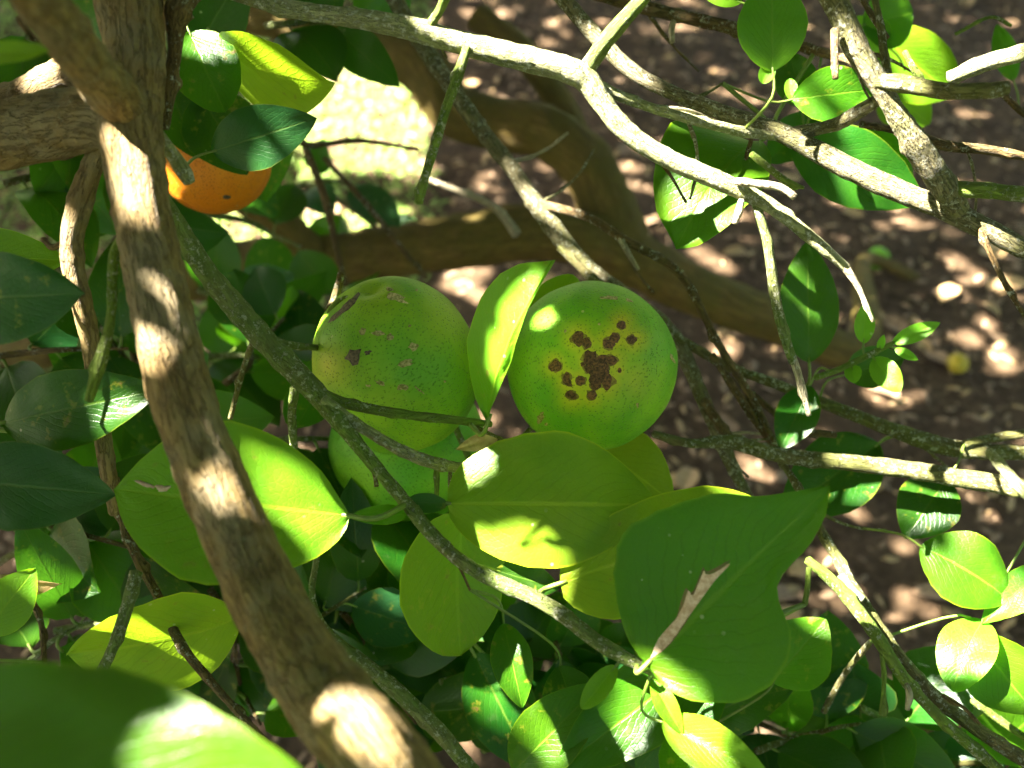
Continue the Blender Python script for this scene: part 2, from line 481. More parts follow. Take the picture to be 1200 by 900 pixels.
# main limb in front and the trunk it rises from
br([(150, 120, 72, .345), (158, 190, 68, .34), (168, 260, 66, .335), (190, 370, 68, .33), (218, 480, 74, .322), (266, 600, 78, .312),
    (322, 720, 86, .30), (388, 825, 98, .287), (458, 915, 112, .272),
    ((0.0, 0.075, 0.84), 0.024), ((0.035, 0.045, 0.60), 0.033), ((0.05, 0.03, 0.30), 0.042), ((0.05, 0.03, 0.06), 0.052), ((0.05, 0.03, -0.05), 0.070)],
   'trunk', 'trunk', sides=28, seg=12, rough=0.13, knob=0.10)
br([(155, 150, 70, .348), (120, 138, 72, .352), (60, 148, 76, .362), (-20, 158, 80, .372), (-120, 150, 80, .38), (-260, 90, 70, .38), ((-0.5, 0.48, 1.22), .010), ((-0.9, 0.65, 1.42), .008)], 'trunk', sides=20, seg=8, rough=0.13)
br([(138, 120, 46, .36), (90, 84, 44, .385), (30, 116, 48, .41), (-60, 165, 54, .43), (-200, 200, 54, .44)], 'trunk', sides=18, seg=8, rough=0.12)
br([(150, 130, 56, .345), (105, 78, 56, .30), (55, 12, 60, .255), (10, -60, 58, .23), (-60, -170, 50, .21), ((-0.25, 0.25, 1.45), .008)], 'trunk', sides=20, seg=8, rough=0.13)
br([(150, 150, 68, .345), (158, 80, 68, .35), (152, 10, 74, .355), (147, -80, 74, .36), (150, -250, 70, .36)], 'trunk', sides=20, seg=8, rough=0.14)
br([(190, 150, 18, .365), (196, 110, 22, .365), (205, 60, 18, .365), (206, 20, 30, .362), (215, 0, 34, .36), (245, -30, 20, .38)], 'brown', 'twig', knob=0.7)
br([(185, 158, 20, .355), (205, 185, 20, .36), (216, 202, 22, .362), (222, 214, 17, .362)], 'pale', 'twig', knob=.4)
br([(122, 160, 24, .36), (108, 195, 26, .368), (93, 240, 27, .372), (84, 290, 25, .375), (94, 345, 24, .38), (108, 410, 22, .39), (122, 520, 20, .41), (135, 600, 16, .43)], 'trunk', sides=14, seg=8, rough=.12, knob=.3)
br([(150, 262, 10, .335), (133, 300, 13, .338), (130, 370, 13, .34), (118, 420, 17, .34), (104, 470, 12, .338)], 'greentwig', 'twig', knob=.5)
br([(97, 235, 5, .38), (80, 275, 7, .39), (62, 290, 8, .395), (50, 280, 6, .40)], 'brown', 'twig')

# mossy lower limbs behind
br([((-1.15, 1.25, -0.04), .055), ((-0.95, 1.2, 0.2), .045), (20, 400, 66, 1.14), (120, 345, 66, 1.08), (240, 318, 64, 1.04), (400, 303, 62, 1.0), (540, 283, 64, .98), (640, 272, 66, .97), (720, 292, 66, .98), (800, 335, 58, 1.0), (900, 372, 52, 1.04), (1010, 405, 40, 1.12), ((0.62, 1.33, 0.1), .012), ((0.78, 1.40, -0.02), .010)], 'limb', sides=18, seg=6, rough=.10)
br([(735, 305, 66, .985), (715, 250, 66, .985), (688, 195, 64, .99), (640, 155, 62, 1.0), (580, 145, 62, 1.02), (530, 128, 60, 1.03), (495, 80, 60, 1.05), (430, 45, 54, 1.07), (340, 25, 48, 1.10), (230, 0, 44, 1.14), (60, -60, 40, 1.2), ((-0.9, 1.5, 1.5), .012)], 'limb', sides=18, seg=6, rough=.10)
br([(180, 170, 44, .92), (240, 200, 44, .93), (310, 245, 42, .95), (370, 300, 40, .99)], 'limb', sides=14, rough=.1)
br([(560, 20, 34, 1.08), (620, 70, 34, 1.06), (660, 130, 34, 1.04), (690, 200, 40, 1.0)], 'limb', sides=14, rough=.1)

# the long green branch under the fruits
br([(178, 215, 24, .375), (205, 262, 30, .39), (245, 322, 32, .402), (300, 388, 34, .41), (345, 435, 32, .41), (375, 466, 30, .408), (420, 522, 20, .402), (470, 582, 19, .398), (515, 635, 20, .392), (560, 670, 21, .386), (640, 708, 21, .381), (700, 752, 21, .376), (735, 772, 20, .373), (764, 786, 15, .371)], 'darkgreen', sides=14, seg=8, knob=.3)
br([(372, 462, 20, .408), (410, 474, 15, .412), (470, 485, 14, .415), (530, 492, 12, .418), (575, 497, 9, .43)], 'greentwig', 'twig', sides=12, knob=.3)
br([(378, 468, 18, .405), (425, 502, 16, .408), (480, 532, 17, .412), (520, 545, 17, .42), (552, 547, 14, .435), (590, 530, 9, .455), (625, 500, 8, .47)], 'pale', 'twig', sides=12, knob=.3, rough=.16)
br([(300, 390, 16, .412), (338, 404, 11, .43), (378, 408, 9, .45)], 'darkgreen', 'twig')
br([(345, 455, 14, .42), (342, 490, 12, .43), (346, 540, 10, .44)], 'darkgreen', 'twig')
br([(297, 398, 7, .42), (283, 440, 8, .43), (270, 490, 7, .44)], 'olive', 'twig')
br([(400, 320, 10, .47), (388, 365, 14, .475), (372, 400, 12, .47)], 'brown', 'twig', knob=.5)

# the sunlit branch across the top, its brightness put into pale bark
br([(225, -25, 22, .385), (330, 8, 24, .385), (420, 22, 28, .385), (480, 33, 32, .385), (540, 50, 33, .387), (620, 70, 36, .39), (680, 88, 36, .392), (705, 118, 32, .394), (730, 150, 30, .396), (775, 182, 28, .398), (850, 215, 26, .40), (905, 243, 21, .402), (955, 282, 17, .405), (992, 314, 13, .408)], 'pale', sides=16, seg=8, rough=.13, knob=.3)
br([(990, 312, 12, .408), (1005, 335, 7, .409), (1023, 377, 4, .41)], 'straw', 'twig', knob=.5)
br([(690, 96, 18, .395), (740, 118, 14, .40), (800, 137, 14, .41), (860, 152, 14, .42), (910, 160, 12, .43)], 'pale', 'twig', sides=12, knob=.4, rough=.16)
br([(690, 78, 24, .392), (705, 55, 22, .388), (725, 30, 22, .384), (765, -15, 20, .378)], 'greentwig', 'twig', sides=12, knob=.2)
br([(547, 56, 12, .384), (538, 85, 14, .382), (522, 130, 14, .38), (508, 175, 13, .378), (496, 215, 13, .377), (490, 238, 13, .377)], 'greentwig', 'twig', sides=12, knob=.6)
br([(500, 35, 14, .384), (515, 12, 12, .38), (528, -15, 11, .376)], 'greentwig', 'twig')
br([(885, 235, 14, .402), (900, 290, 14, .405), (908, 345, 15, .408), (920, 395, 14, .41), (930, 425, 12, .412)], 'darkgreen', 'twig', sides=12, knob=.3)
br([(929, 420, 9, .411), (938, 450, 8, .412), (948, 487, 6, .413)], 'straw', 'twig', knob=.8, rough=.25)
br([(862, 212, 8, .395), (890, 215, 9, .39), (915, 219, 9, .388), (932, 231, 6, .387)], 'straw', 'twig', knob=.9, rough=.3)
br([(868, 235, 8, .40), (865, 250, 9, .398), (861, 262, 6, .397)], 'straw', 'twig', knob=.9, rough=.3)
br([(880, 180, 9, .41), (905, 200, 9, .41), (925, 215, 10, .41), (942, 220, 5, .41)], 'greentwig', 'twig')

# second long branch from the top, to the right edge
br([(640, -25, 22, .45), (700, 45, 22, .445), (755, 93, 21, .44), (850, 133, 22, .435), (920, 157, 27, .43), (985, 192, 30, .425), (1060, 226, 32, .42), (1125, 253, 32, .415), (1220, 302, 28, .41), (1340, 360, 26, .40)], 'grey', sides=16, seg=8, rough=.13, knob=.25)
br([(690, -8, 16, .52), (790, 17, 18, .51), (880, 38, 18, .50), (960, 60, 14, .49), (1010, 75, 12, .43)], 'brown', 'branch', sides=12, knob=.4)
br([(790, 22, 7, .51), (787, 35, 8, .51), (788, 50, 6, .51)], 'straw', 'twig', knob=.6)
br([(925, 157, 20, .43), (975, 147, 19, .425), (1005, 132, 20, .41), (1040, 110, 16, .395)], 'grey', 'branch', sides=12)

# knuckled branch from the upper right
br([(960, -40, 34, .375), (985, 15, 36, .378), (1005, 58, 34, .38), (1028, 95, 30, .383), (1050, 132, 28, .386), (1075, 172, 36, .392), (1100, 210, 38, .40), (1124, 245, 28, .412)], 'grey', sides=16, seg=8, rough=.16, knob=.35)
br([(1025, 95, 22, .382), (1060, 98, 24, .376), (1110, 106, 23, .368), (1155, 106, 22, .362), (1182, 102, 19, .36)], 'olive', 'branch', sides=12)
br([(1112, 92, 20, .43), (1150, 76, 24, .425), (1185, 66, 23, .42), (1240, 50, 22, .41), (1330, 20, 22, .40)], 'pale', 'branch', sides=12)
br([(1018, -30, 9, .39), (1030, 20, 10, .39), (1036, 60, 11, .39), (1043, 96, 10, .39)], 'olive', 'twig')
br([(1000, -20, 8, .40), (1020, 15, 9, .40), (1040, 45, 8, .40)], 'brown', 'twig')
br([(1008, 145, 10, .44), (1060, 155, 12, .44), (1105, 170, 15, .44), (1160, 176, 13, .44), (1230, 190, 12, .44), (1330, 215, 12, .43)], 'brown', 'branch', sides=12, knob=.4)
br([(1112, 222, 24, .405), (1160, 224, 22, .40), (1220, 230, 22, .395), (1330, 240, 20, .39)], 'greentwig', 'branch', sides=12)
br([(978, 35, 12, .375), (978, 60, 10, .372), (979, 92, 9, .37)], 'brown', 'twig', knob=.4)
br([(1148, 268, 10, .41), (1162, 300, 8, .41), (1182, 340, 8, .41), (1206, 378, 6, .41)], 'brown', 'twig')
br([(1060, 60, 8, .42), (1080, 95, 10, .42), (1110, 110, 9, .42)], 'greentwig', 'twig')
br([(1120, 40, 5, .5), (1160, 20, 5, .5), (1185, 30, 4, .5)], 'greentwig', 'twig')
br([(1175, 110, 9, .45), (1205, 138, 9, .45), (1260, 180, 9, .45)], 'brown', 'twig')

# diagonal branch behind the fruits
br([(440, -40, 24, .60), (490, 45, 24, .59), (555, 140, 23, .58), (600, 198, 22, .575), (645, 262, 26, .57), (690, 315, 26, .565), (740, 352, 24, .56), (790, 395, 24, .555), (825, 470, 20, .55), (848, 525, 20, .545), (870, 570, 16, .54), (895, 620, 14, .53)], 'grey', sides=14, seg=7, rough=.13, knob=.4)
br([(655, 290, 11, .562), (700, 330, 12, .555), (760, 372, 13, .55), (802, 402, 12, .55)], 'olive', 'branch')
br([(630, 238, 12, .57), (690, 255, 12, .555), (730, 280, 13, .545), (785, 310, 12, .54), (810, 340, 11, .54), (840, 400, 11, .535), (880, 465, 12, .53), (912, 528, 10, .52)], 'brown', 'branch', sides=12, knob=.5)
br([(727, 280, 8, .545), (738, 300, 6, .54), (748, 316, 4, .54)], 'straw', 'twig')
br([(798, 398, 13, .555), (850, 428, 14, .55), (910, 450, 14, .545), (985, 480, 17, .54), (1050, 505, 22, .53), (1120, 526, 24, .525), (1220, 530, 20, .52), (1330, 530, 18, .51)], 'olive', 'branch', sides=12, knob=.35)
br([(1130, 520, 12, .52), (1170, 512, 12, .52), (1230, 505, 12, .51)], 'olive', 'branch')
br([(765, 508, 12, .50), (810, 520, 13, .50), (855, 518, 19, .505), (910, 533, 22, .50), (1000, 543, 23, .495), (1080, 553, 25, .488), (1160, 566, 26, .48), (1240, 580, 26, .47), (1340, 600, 26, .46)], 'olive', 'branch', sides=14, knob=.35)
br([(826, 470, 14, .548), (845, 500, 14, .53), (860, 520, 14, .51)], 'brown', 'twig')
br([(1160, 530, 14, .50), (1190, 565, 16, .47), (1225, 600, 16, .46)], 'pale', 'twig')
br([(835, 415, 9, .535), (870, 470, 12, .53), (905, 520, 11, .525)], 'brown', 'twig')
br([(880, 460, 8, .545), (930, 500, 10, .535), (980, 510, 9, .53)], 'brown', 'twig')

# lower right twigs
br([(905, 525, 9, .51), (935, 570, 11, .49), (962, 622, 13, .47), (982, 655, 16, .46), (1000, 690, 18, .45), (1040, 752, 22, .445), (1090, 812, 20, .44), (1150, 858, 20, .435), (1215, 900, 22, .43), (1320, 970, 22, .42)], 'olive', 'branch', sides=14, seg=7, knob=.5, rough=.15)
br([(946, 655, 12, .445), (985, 690, 18, .44), (1022, 738, 19, .438), (1060, 795, 17, .436), (1105, 845, 16, .433), (1165, 898, 17, .43), (1230, 960, 17, .42)], 'greentwig', 'branch', sides=14, seg=7, knob=.4)
br([(948, 665, 8, .44), (946, 690, 8, .438), (943, 708, 8, .437)], 'greentwig', 'twig', knob=.8)
br([(985, 675, 12, .45), (998, 690, 13, .445), (1012, 702, 8, .44)], 'pale', 'twig', knob=.9, rough=.25)
br([(1034, 765, 8, .437), (1036, 800, 6, .435), (1034, 838, 9, .434)], 'greentwig', 'twig', knob=.5)
br([(1062, 800, 5, .434), (1066, 815, 8, .432), (1063, 832, 5, .431)], 'straw', 'twig')
br([(1105, 815, 6, .43), (1130, 830, 5, .42), (1148, 848, 4, .42)], 'brown', 'twig')
br([(1140, 820, 10, .50), (1180, 850, 10, .50), (1240, 890, 10, .49)], 'greentwig', 'twig')
br([(965, 835, 8, .52), (990, 790, 8, .51), (1020, 752, 8, .47)], 'olive', 'twig')

# lower left twigs
br([(135, 560, 12, .44), (150, 630, 14, .435), (188, 705, 13, .43), (215, 760, 13, .42), (268, 822, 11, .41), (340, 900, 9, .40)], 'brown', 'branch', knob=.5)
br([(160, 670, 19, .40), (148, 715, 18, .395), (132, 760, 16, .39), (110, 805, 16, .385)], 'darkgreen', 'twig', knob=.4)
br([(30, 690, 10, .45), (48, 730, 8, .44), (52, 780, 8, .43)], 'brown', 'twig')
br([(372, 650, 9, .45), (366, 700, 9, .45), (385, 742, 14, .45), (440, 788, 20, .45), (500, 842, 22, .45), (550, 900, 22, .45), (620, 980, 22, .45)], 'darkgreen', 'branch', sides=12, knob=.4)
br([(425, 525, 7, .42), (436, 545, 8, .43), (442, 570, 5, .43)], 'brown', 'twig', knob=.9)
br([(512, 545, 7, .42), (512, 570, 7, .42), (511, 590, 6, .42)], 'greentwig', 'twig')
br([(355, 165, 9, .72), (380, 230, 11, .72), (392, 280, 9, .72), (405, 335, 7, .72)], 'brown', 'twig')
br([(380, 185, 7, .78), (430, 240, 8, .78), (470, 290, 7, .78), (500, 325, 6, .78)], 'brown', 'twig')
br([(340, 150, 8, .7), (360, 170, 9, .72), (420, 165, 7, .74), (490, 175, 5, .76)], 'brown', 'twig')
br([(500, 210, 6, .8), (575, 240, 8, .8), (606, 275, 12, .8)], 'straw', 'twig', knob=.7)

_rt = random.Random(21)
_cand = [c for c in CENTER if .36 < (c[0] - C0).dot(FV) < .62 and to_px(c[0])[0] > 480 and to_px(c[0])[0] < 1200 and 0 < to_px(c[0])[1] < 640 and c[1] < .008]
for _i in range(26):
    p0, r0 = _rt.choice(_cand)
    x0, y0, d0 = to_px(p0)
    a_ = _rt.uniform(-.4, 1.9); l_ = _rt.uniform(35, 110); kk = _rt.uniform(-.5, .5)
    if 590 < x0 < 800 and 300 < y0 < 560: continue
    pts_ = [(x0 + math.cos(a_ + kk * t) * l_ * t, y0 + math.sin(a_ + kk * t) * l_ * t, _rt.uniform(4, 7) * (1 - .45 * t), d0 + .02 * t) for t in (0, .3, .65, 1)]
    br(pts_, _rt.choice(['brown', 'brown', 'straw', 'grey', 'olive']), 'twig', sides=8, knob=.35)
# young shoot
br([(955, 443, 8, .49), (990, 430, 9, .49), (1030, 410, 8, .49), (1055, 398, 6, .49)], 'greentwig', 'twig', knob=.1, rough=.04)
M_shoot = None

# ------------------------------------------------------------------ leaves
def profile(kind, n):
    t = np.linspace(0, 1, n)
    if kind == 'ell':
        wv = np.sin(np.pi * t ** 0.86) ** 0.78
    elif kind == 'point':
        wv = (t ** 0.62) * (1 - t) ** 0.85
    elif kind == 'round':
        wv = np.sin(np.pi * t ** 0.9) ** 0.58
    elif kind == 'narrow':
        wv = (t ** 0.8) * (1 - t) ** 0.9
    else:
        wv = np.sin(np.pi * t)
    wv[0] = wv[-1] = 0
    return t, wv / wv.max()

def resample(poly, n):
    A = np.array(poly, float)
    s = np.r_[0, np.cumsum(np.linalg.norm(np.diff(A, axis=0), axis=1))]
    x = np.linspace(0, s[-1], n)
    return np.c_[np.interp(x, s, A[:, 0]), np.interp(x, s, A[:, 1])]

LEAVES = []

def leaf(base, tip, wpx, mat='mid', roll=0.0, fold=12.0, bend=0.05, kind='point', left=None, right=None,
         wave=0.045, petiole=True, side=0.0, name='leaf', nrow=20, ncol=5, facing=1, link=0.06, parent=None, world=False, label=None, sunny=0):
    """base/tip: (px, py, depth) or world vectors; wpx: full width in pixels at the leaf's depth (or metres if world)"""
    if world:
        b3, t3 = Vector(base), Vector(tip); hw = wpx / 2
        dm = 0
    else:
        b3, t3 = P(*base), P(*tip); dm = (base[2] + tip[2]) / 2; hw = wpx / 2 * dm / FPX
    Lv = t3 - b3; ln = Lv.length; L = Lv / ln
    view = (C0 - (b3 + t3) / 2).normalized()
    W0 = L.cross(view).normalized()          # to the right of travel, seen from the camera
    N0 = W0.cross(L).normalized()
    a = math.radians(roll)
    if sunny:                                  # >0: face turned to the sun, <0: away from it
        a = math.radians(abs(sunny))
        dots = [(W0 * math.cos(q) + N0 * math.sin(q)).cross(L).dot(SUN) for q in (a, -a)]
        a = a if (dots[0] > dots[1]) == (sunny > 0) else -a
    if a: hw /= max(.5, math.cos(a))
    W = W0 * math.cos(a) + N0 * math.sin(a)
    N = W.cross(L).normalized()
    # edges as (t, off/ln)
    if left is not None:
        b2 = np.array(base[:2], float); t2 = np.array(tip[:2], float)
        d2 = t2 - b2; l2 = np.linalg.norm(d2); e = d2 / l2; f = np.array((-e[1], e[0]))   # f: image right of travel (y down)
        def conv(poly):
            q = [base[:2]] + list(poly) + [tip[:2]]
            q = catmull(q, 5)
            r = (q - b2)
            return resample(np.c_[r @ e / l2, r @ f / l2], nrow)
        EL, ER = conv(left), conv(right)
    else:
        t, wv = profile(kind, 60)
        o = wv * hw / ln
        so = side * 4 * t * (1 - t)
        EL, ER = resample(np.c_[t, so - o], nrow), resample(np.c_[t, so + o], nrow)
    for E_, sg_ in ((EL, 1.7), (ER, 9.2)):
        for i_ in range(1, nrow - 1):
            E_[i_, 1] *= 1 + .030 * noise.noise((i_ * .9, sg_, ln * 900)) + .022 * noise.noise((i_ * 2.3, sg_, ln * 500))
    V, F, UV = [], [], []
    sd_ = random.random() * 50
    cf, sf = math.cos(math.radians(fold)), math.sin(math.radians(fold))
    for i in range(nrow):
        tm = 0.5 * (EL[i, 0] + ER[i, 0])
        tm = min(1, max(0, tm))
        if left is not None:
            om = 0.0
        else:
            om = 0.5 * (EL[i, 1] + ER[i, 1])
        for j in range(-ncol, ncol + 1):
            s = j / ncol
            E = ER[i] if s > 0 else EL[i]
            q = abs(s)
            t_ = tm + (E[0] - tm) * q
            off = om + (E[1] - om) * q
            do = off - om
            arch = bend * 4 * t_ * (1 - t_) * ln
            wv_ = wave * ln * q * noise.noise((t_ * 3.2 + sd_, s * 0.8, sd_ * .3)) + 0.012 * ln * noise.noise((t_ * 7 + sd_, s * 2.5, 3.3))
            p = b3 + L * (t_ * ln) + W * (off * ln * (cf if left is None else 1.0 / max(.5, math.cos(a)))) + N * (arch + abs(do) * ln * sf + wv_)
            V.append(p); UV.append((0.5 + s * 0.5, i / (nrow - 1)))
    nc = 2 * ncol + 1
    for i in range(nrow - 1):
        for j in range(nc - 1):
            F.append((i * nc + j, i * nc + j + 1, (i + 1) * nc + j + 1, (i + 1) * nc + j))
    if facing < 0:
        F = [f[::-1] for f in F]
    o = mesh_obj(name, V, F, M[mat], parent or tree, b3, uvs=UV)
    if label: o['label'] = label
    rec = dict(obj=o, base=b3, L=L, ln=ln, V=V, F=F, petiole=petiole, link=link, N=N)
    LEAVES.append(rec)
    return rec

def stalks():
    pts = np.array([tuple(c[0]) for c in CENTER]); 
    for r in LEAVES:
        if not r['petiole']: continue
        b = r['base']; L = r['L']
        target = None
        lim = r['link']
        # prefer a branch that lies behind the base
        q = np.array(tuple(b - L * 0.008))
        dd = np.linalg.norm(pts - q, axis=1)
        i = int(dd.argmin())
        if dd[i] < lim:
            target = CENTER[i][0]
        else:
            target = b - L * 0.016 + Vector((0, 0, -0.004))
        rd = max(0.0006, min(0.0011, r['ln'] * 0.014))
        m = b - L * min(0.010, (target - b).length * 0.45)
        e = b + L * 0.003
        path = [(*e, rd * 0.8), (*m, rd), (*target, rd * 1.15)]
        tube('petiole', path, 'petiole', r['obj'], seg=4, sides=6, rough=0.03, reg=False, fine=False)

def wing(base, tip, wpx, mat='mid', roll=0, fold=18):
    """broad winged leaf stalk, drawn as a small leaf"""
    return leaf(base, tip, wpx, mat, roll, fold, 0.03, 'round', nrow=10, ncol=3, petiole=False, name='leaf')

# --- traced leaves
L1 = leaf((572, 492, .408), (648, 305, .375), 80, 'lime', bend=0.10, left=[(553, 468), (548, 440), (551, 400), (572, 352), (602, 320)], right=[(590, 462), (606, 425), (624, 378), (640, 328)], fold=-14, sunny=32, label='curled pale green leaf standing between the two green fruits')
L2 = leaf((524, 590, .402), (775, 592, .392), 155, 'yellow', left=[(528, 560), (555, 532), (600, 512), (650, 506), (700, 520), (740, 552)], right=[(530, 612), (560, 640), (610, 660), (660, 664), (700, 650), (740, 625)], fold=-6, bend=0.08, wave=.04, label='broad yellow-green leaf below the spotted fruit')
L3 = leaf((656, 684, .392), (905, 590, .383), 150, 'yellow', left=[(660, 655), (690, 622), (740, 592), (800, 573), (850, 571)], right=[(662, 703), (690, 720), (735, 722), (800, 700), (860, 650)], fold=4, bend=0.04)
L4 = leaf((758, 778, .362), (973, 569, .345), 190, 'mid', left=[(740, 758), (727, 715), (725, 670), (740, 622), (790, 592), (850, 577), (895, 580)], right=[(785, 806), (830, 815), (880, 806), (915, 775), (926, 735), (914, 700), (915, 672), (945, 640), (966, 605)], fold=7, bend=0.03, wave=.02, ncol=7, nrow=26, label='notched heart-shaped leaf with a tan scar along its midrib')
L5 = leaf((410, 604, .375), (133, 573, .372), 170, 'lime', left=[(402, 628), (370, 655), (310, 677), (250, 682), (200, 662), (155, 622)], right=[(395, 578), (370, 545), (320, 510), (270, 496), (215, 505), (165, 540)], fold=10, bend=0.06, wave=.03, nrow=24, ncol=6)
leaf((545, 600, .432), (540, 768, .425), 126, 'lime', left=[(575, 625), (592, 665), (588, 705), (570, 745)], right=[(510, 605), (482, 640), (469, 690), (485, 735), (512, 762)], fold=8, bend=-.05, sunny=-48)
leaf((-62, 352, .35), (100, 344, .335), 108, 'blue', kind='ell', fold=5, bend=.06)  # bluish sky reflection put into the leaf colour
leaf((2, 496, .405), (192, 455, .39), 92, 'dark', kind='ell', fold=8, bend=.08)
leaf((-60, 562, .39), (137, 580, .378), 104, 'blue', kind='ell', fold=6, bend=.06)
leaf((285, 722, .44), (78, 765, .42), 112, 'yellow', kind='ell', fold=8, bend=.06, sunny=-45)
leaf((-190, 905, .215), (385, 935, .20), 270, 'mid', kind='ell', fold=4, bend=.04, nrow=28, ncol=7)
leaf((222, 38, .46), (264, 132, .45), 84, 'mid', kind='round', fold=8)
leaf((256, 62, .47), (393, 97, .46), 86, 'yellow', kind='point', fold=10, bend=.06, sunny=-48)
leaf((248, 178, .44), (371, 138, .43), 74, 'blue', kind='ell', fold=6, bend=.08)
leaf((235, 110, .50), (290, 205, .50), 90, 'dark', kind='ell')
leaf((196, 96, .50), (232, 186, .50), 62, 'dark', kind='ell', fold=10)
leaf((-60, 300, .42), (80, 305, .42), 70, 'lime', kind='ell', fold=8, bend=.1)
leaf((-40, 66, .27), (63, 58, .27), 26, 'lime', kind='ell', roll=10)
leaf((905, 84, .405), (905, -35, .395), 80, 'mid', kind='ell', fold=8, bend=.05)
wing((893, 98, .407), (905, 72, .405), 20, 'young')
leaf((928, 116, .455), (1030, 104, .45), 64, 'mid', kind='ell', fold=8, bend=.1)
wing((925, 92, .456), (930, 120, .455), 16, 'young')
leaf((925, 160, .50), (1082, 238, .49), 88, 'dark', kind='ell', fold=8, bend=.1)
leaf((1000, 150, .505), (1070, 215, .50), 50, 'mid', kind='ell', fold=8)
leaf((890, 165, .46), (792, 292, .44), 105, 'mid', sunny=22, left=[(894, 205), (880, 250), (850, 285), (815, 296)], right=[(850, 150), (815, 155), (788, 195), (777, 250)], fold=10, bend=.18, wave=.09)
leaf((1035, 40, .62), (1118, 110, .62), 82, 'lime', kind='round', roll=-25)
leaf((1030, 100, .64), (1090, 145, .64), 60, 'lime', kind='ell')
leaf((1010, 30, .58), (1070, 15, .58), 70, 'mid', kind='round')
leaf((1040, 55, .585), (1000, 20, .58), 40, 'young', kind='ell')
leaf((1188, 95, .6), (1168, 28, .6), 28, 'mid', kind='ell')
leaf((948, 425, .525), (946, 282, .515), 70, 'dark', kind='ell', fold=10)
leaf((950, 452, .515), (914, 528, .51), 50, 'dark', kind='ell', fold=10)
leaf((1030, 520, .54), (915, 602, .53), 92, 'dark', kind='ell', fold=10)
leaf((1110, 560, .51), (1060, 632, .505), 72, 'dark', kind='ell', fold=8)
leaf((1078, 640, .47), (1184, 705, .46), 86, 'mid', kind='ell', fold=5, bend=.12, sunny=20)
leaf((1152, 726, .46), (1116, 810, .45), 64, 'young', kind='round', fold=10, bend=.10, sunny=15, label='bright young leaf beside the lower right twigs')
leaf((1142, 742, .462), (1218, 838, .452), 84, 'mid', kind='ell', fold=14, bend=.12, sunny=15)
leaf((1240, 660, .46), (1150, 732, .458), 46, 'young', kind='ell', sunny=15)
leaf((905, 800, .48), (968, 725, .47), 84, 'mid', kind='ell', fold=8)
leaf((850, 770, .45), (745, 905, .46), 80, 'dark', kind='ell')
leaf((845, 755, .425), (650, 905, .415), 96, 'mid', kind='ell', fold=10, bend=.1)
leaf((600, 905, .425), (705, 800, .42), 80, 'mid', kind='ell', fold=14, bend=.1)
leaf((555, 765, .50), (625, 905, .49), 84, 'dark', kind='ell', fold=10)
leaf((590, 730, .43), (612, 830, .42), 50, 'mid', kind='ell', fold=14, bend=.14)
leaf((655, 780, .44), (685, 870, .43), 66, 'dark', kind='ell', fold=10, bend=.1)
leaf((764, 795, .372), (800, 862, .365), 30, 'lime', kind='ell', fold=30)
leaf((722, 780, .374), (681, 831, .372), 32, 'lime', kind='round', fold=32, label='small spoon-shaped leaflet on the green twig')
leaf((776, 845, .372), (905, 915, .35), 62, 'lime', kind='ell', fold=22, bend=.08)
leaf((790, 855, .38), (830, 945, .36), 70, 'mid', kind='ell', fold=14)
leaf((580, 668, .40), (656, 690, .40), 44, 'dark', kind='ell', fold=20)
leaf((690, 515, .52), (790, 590, .50), 90, 'yellow', kind='ell', fold=8)
leaf((640, 395, .505), (672, 322, .49), 70, 'lime', kind='round', fold=6)
leaf((-20, 745, .40), (42, 665, .40), 60, 'lime', kind='ell', fold=8)
wing((476, 602, .396), (410, 605, .376), 26, 'mid', fold=24)
wing((476, 588, .398), (525, 591, .402), 24, 'dark', fold=10)
wing((760, 787, .371), (758, 768, .363), 16, 'young')
# young shoot leaves
leaf((1012, 402, .49), (1015, 352, .48), 24, 'young', kind='ell', fold=16)
leaf((1045, 402, .49), (1102, 378, .48), 22, 'young', kind='narrow', fold=20)
leaf((1048, 408, .49), (1076, 422, .485), 12, 'young', kind='narrow')
leaf((1024, 420, .49), (1055, 459, .48), 32, 'young', kind='round', fold=12)
leaf((998, 428, .49), (1002, 449, .485), 20, 'young', kind='round')
leaf((1030, 410, .49), (1036, 392, .485), 9, 'young', kind='ell')
leaf((990, 440, .53), (1060, 418, .52), 50, 'dark', kind='ell')
leaf((870, 2, .41), (820, -8, .41), 20, 'young', kind='ell')
leaf((940, 125, .5), (925, 60, .5), 50, 'dark', kind='ell')
leaf((900, 190, .52), (960, 130, .52), 50, 'dark', kind='ell')

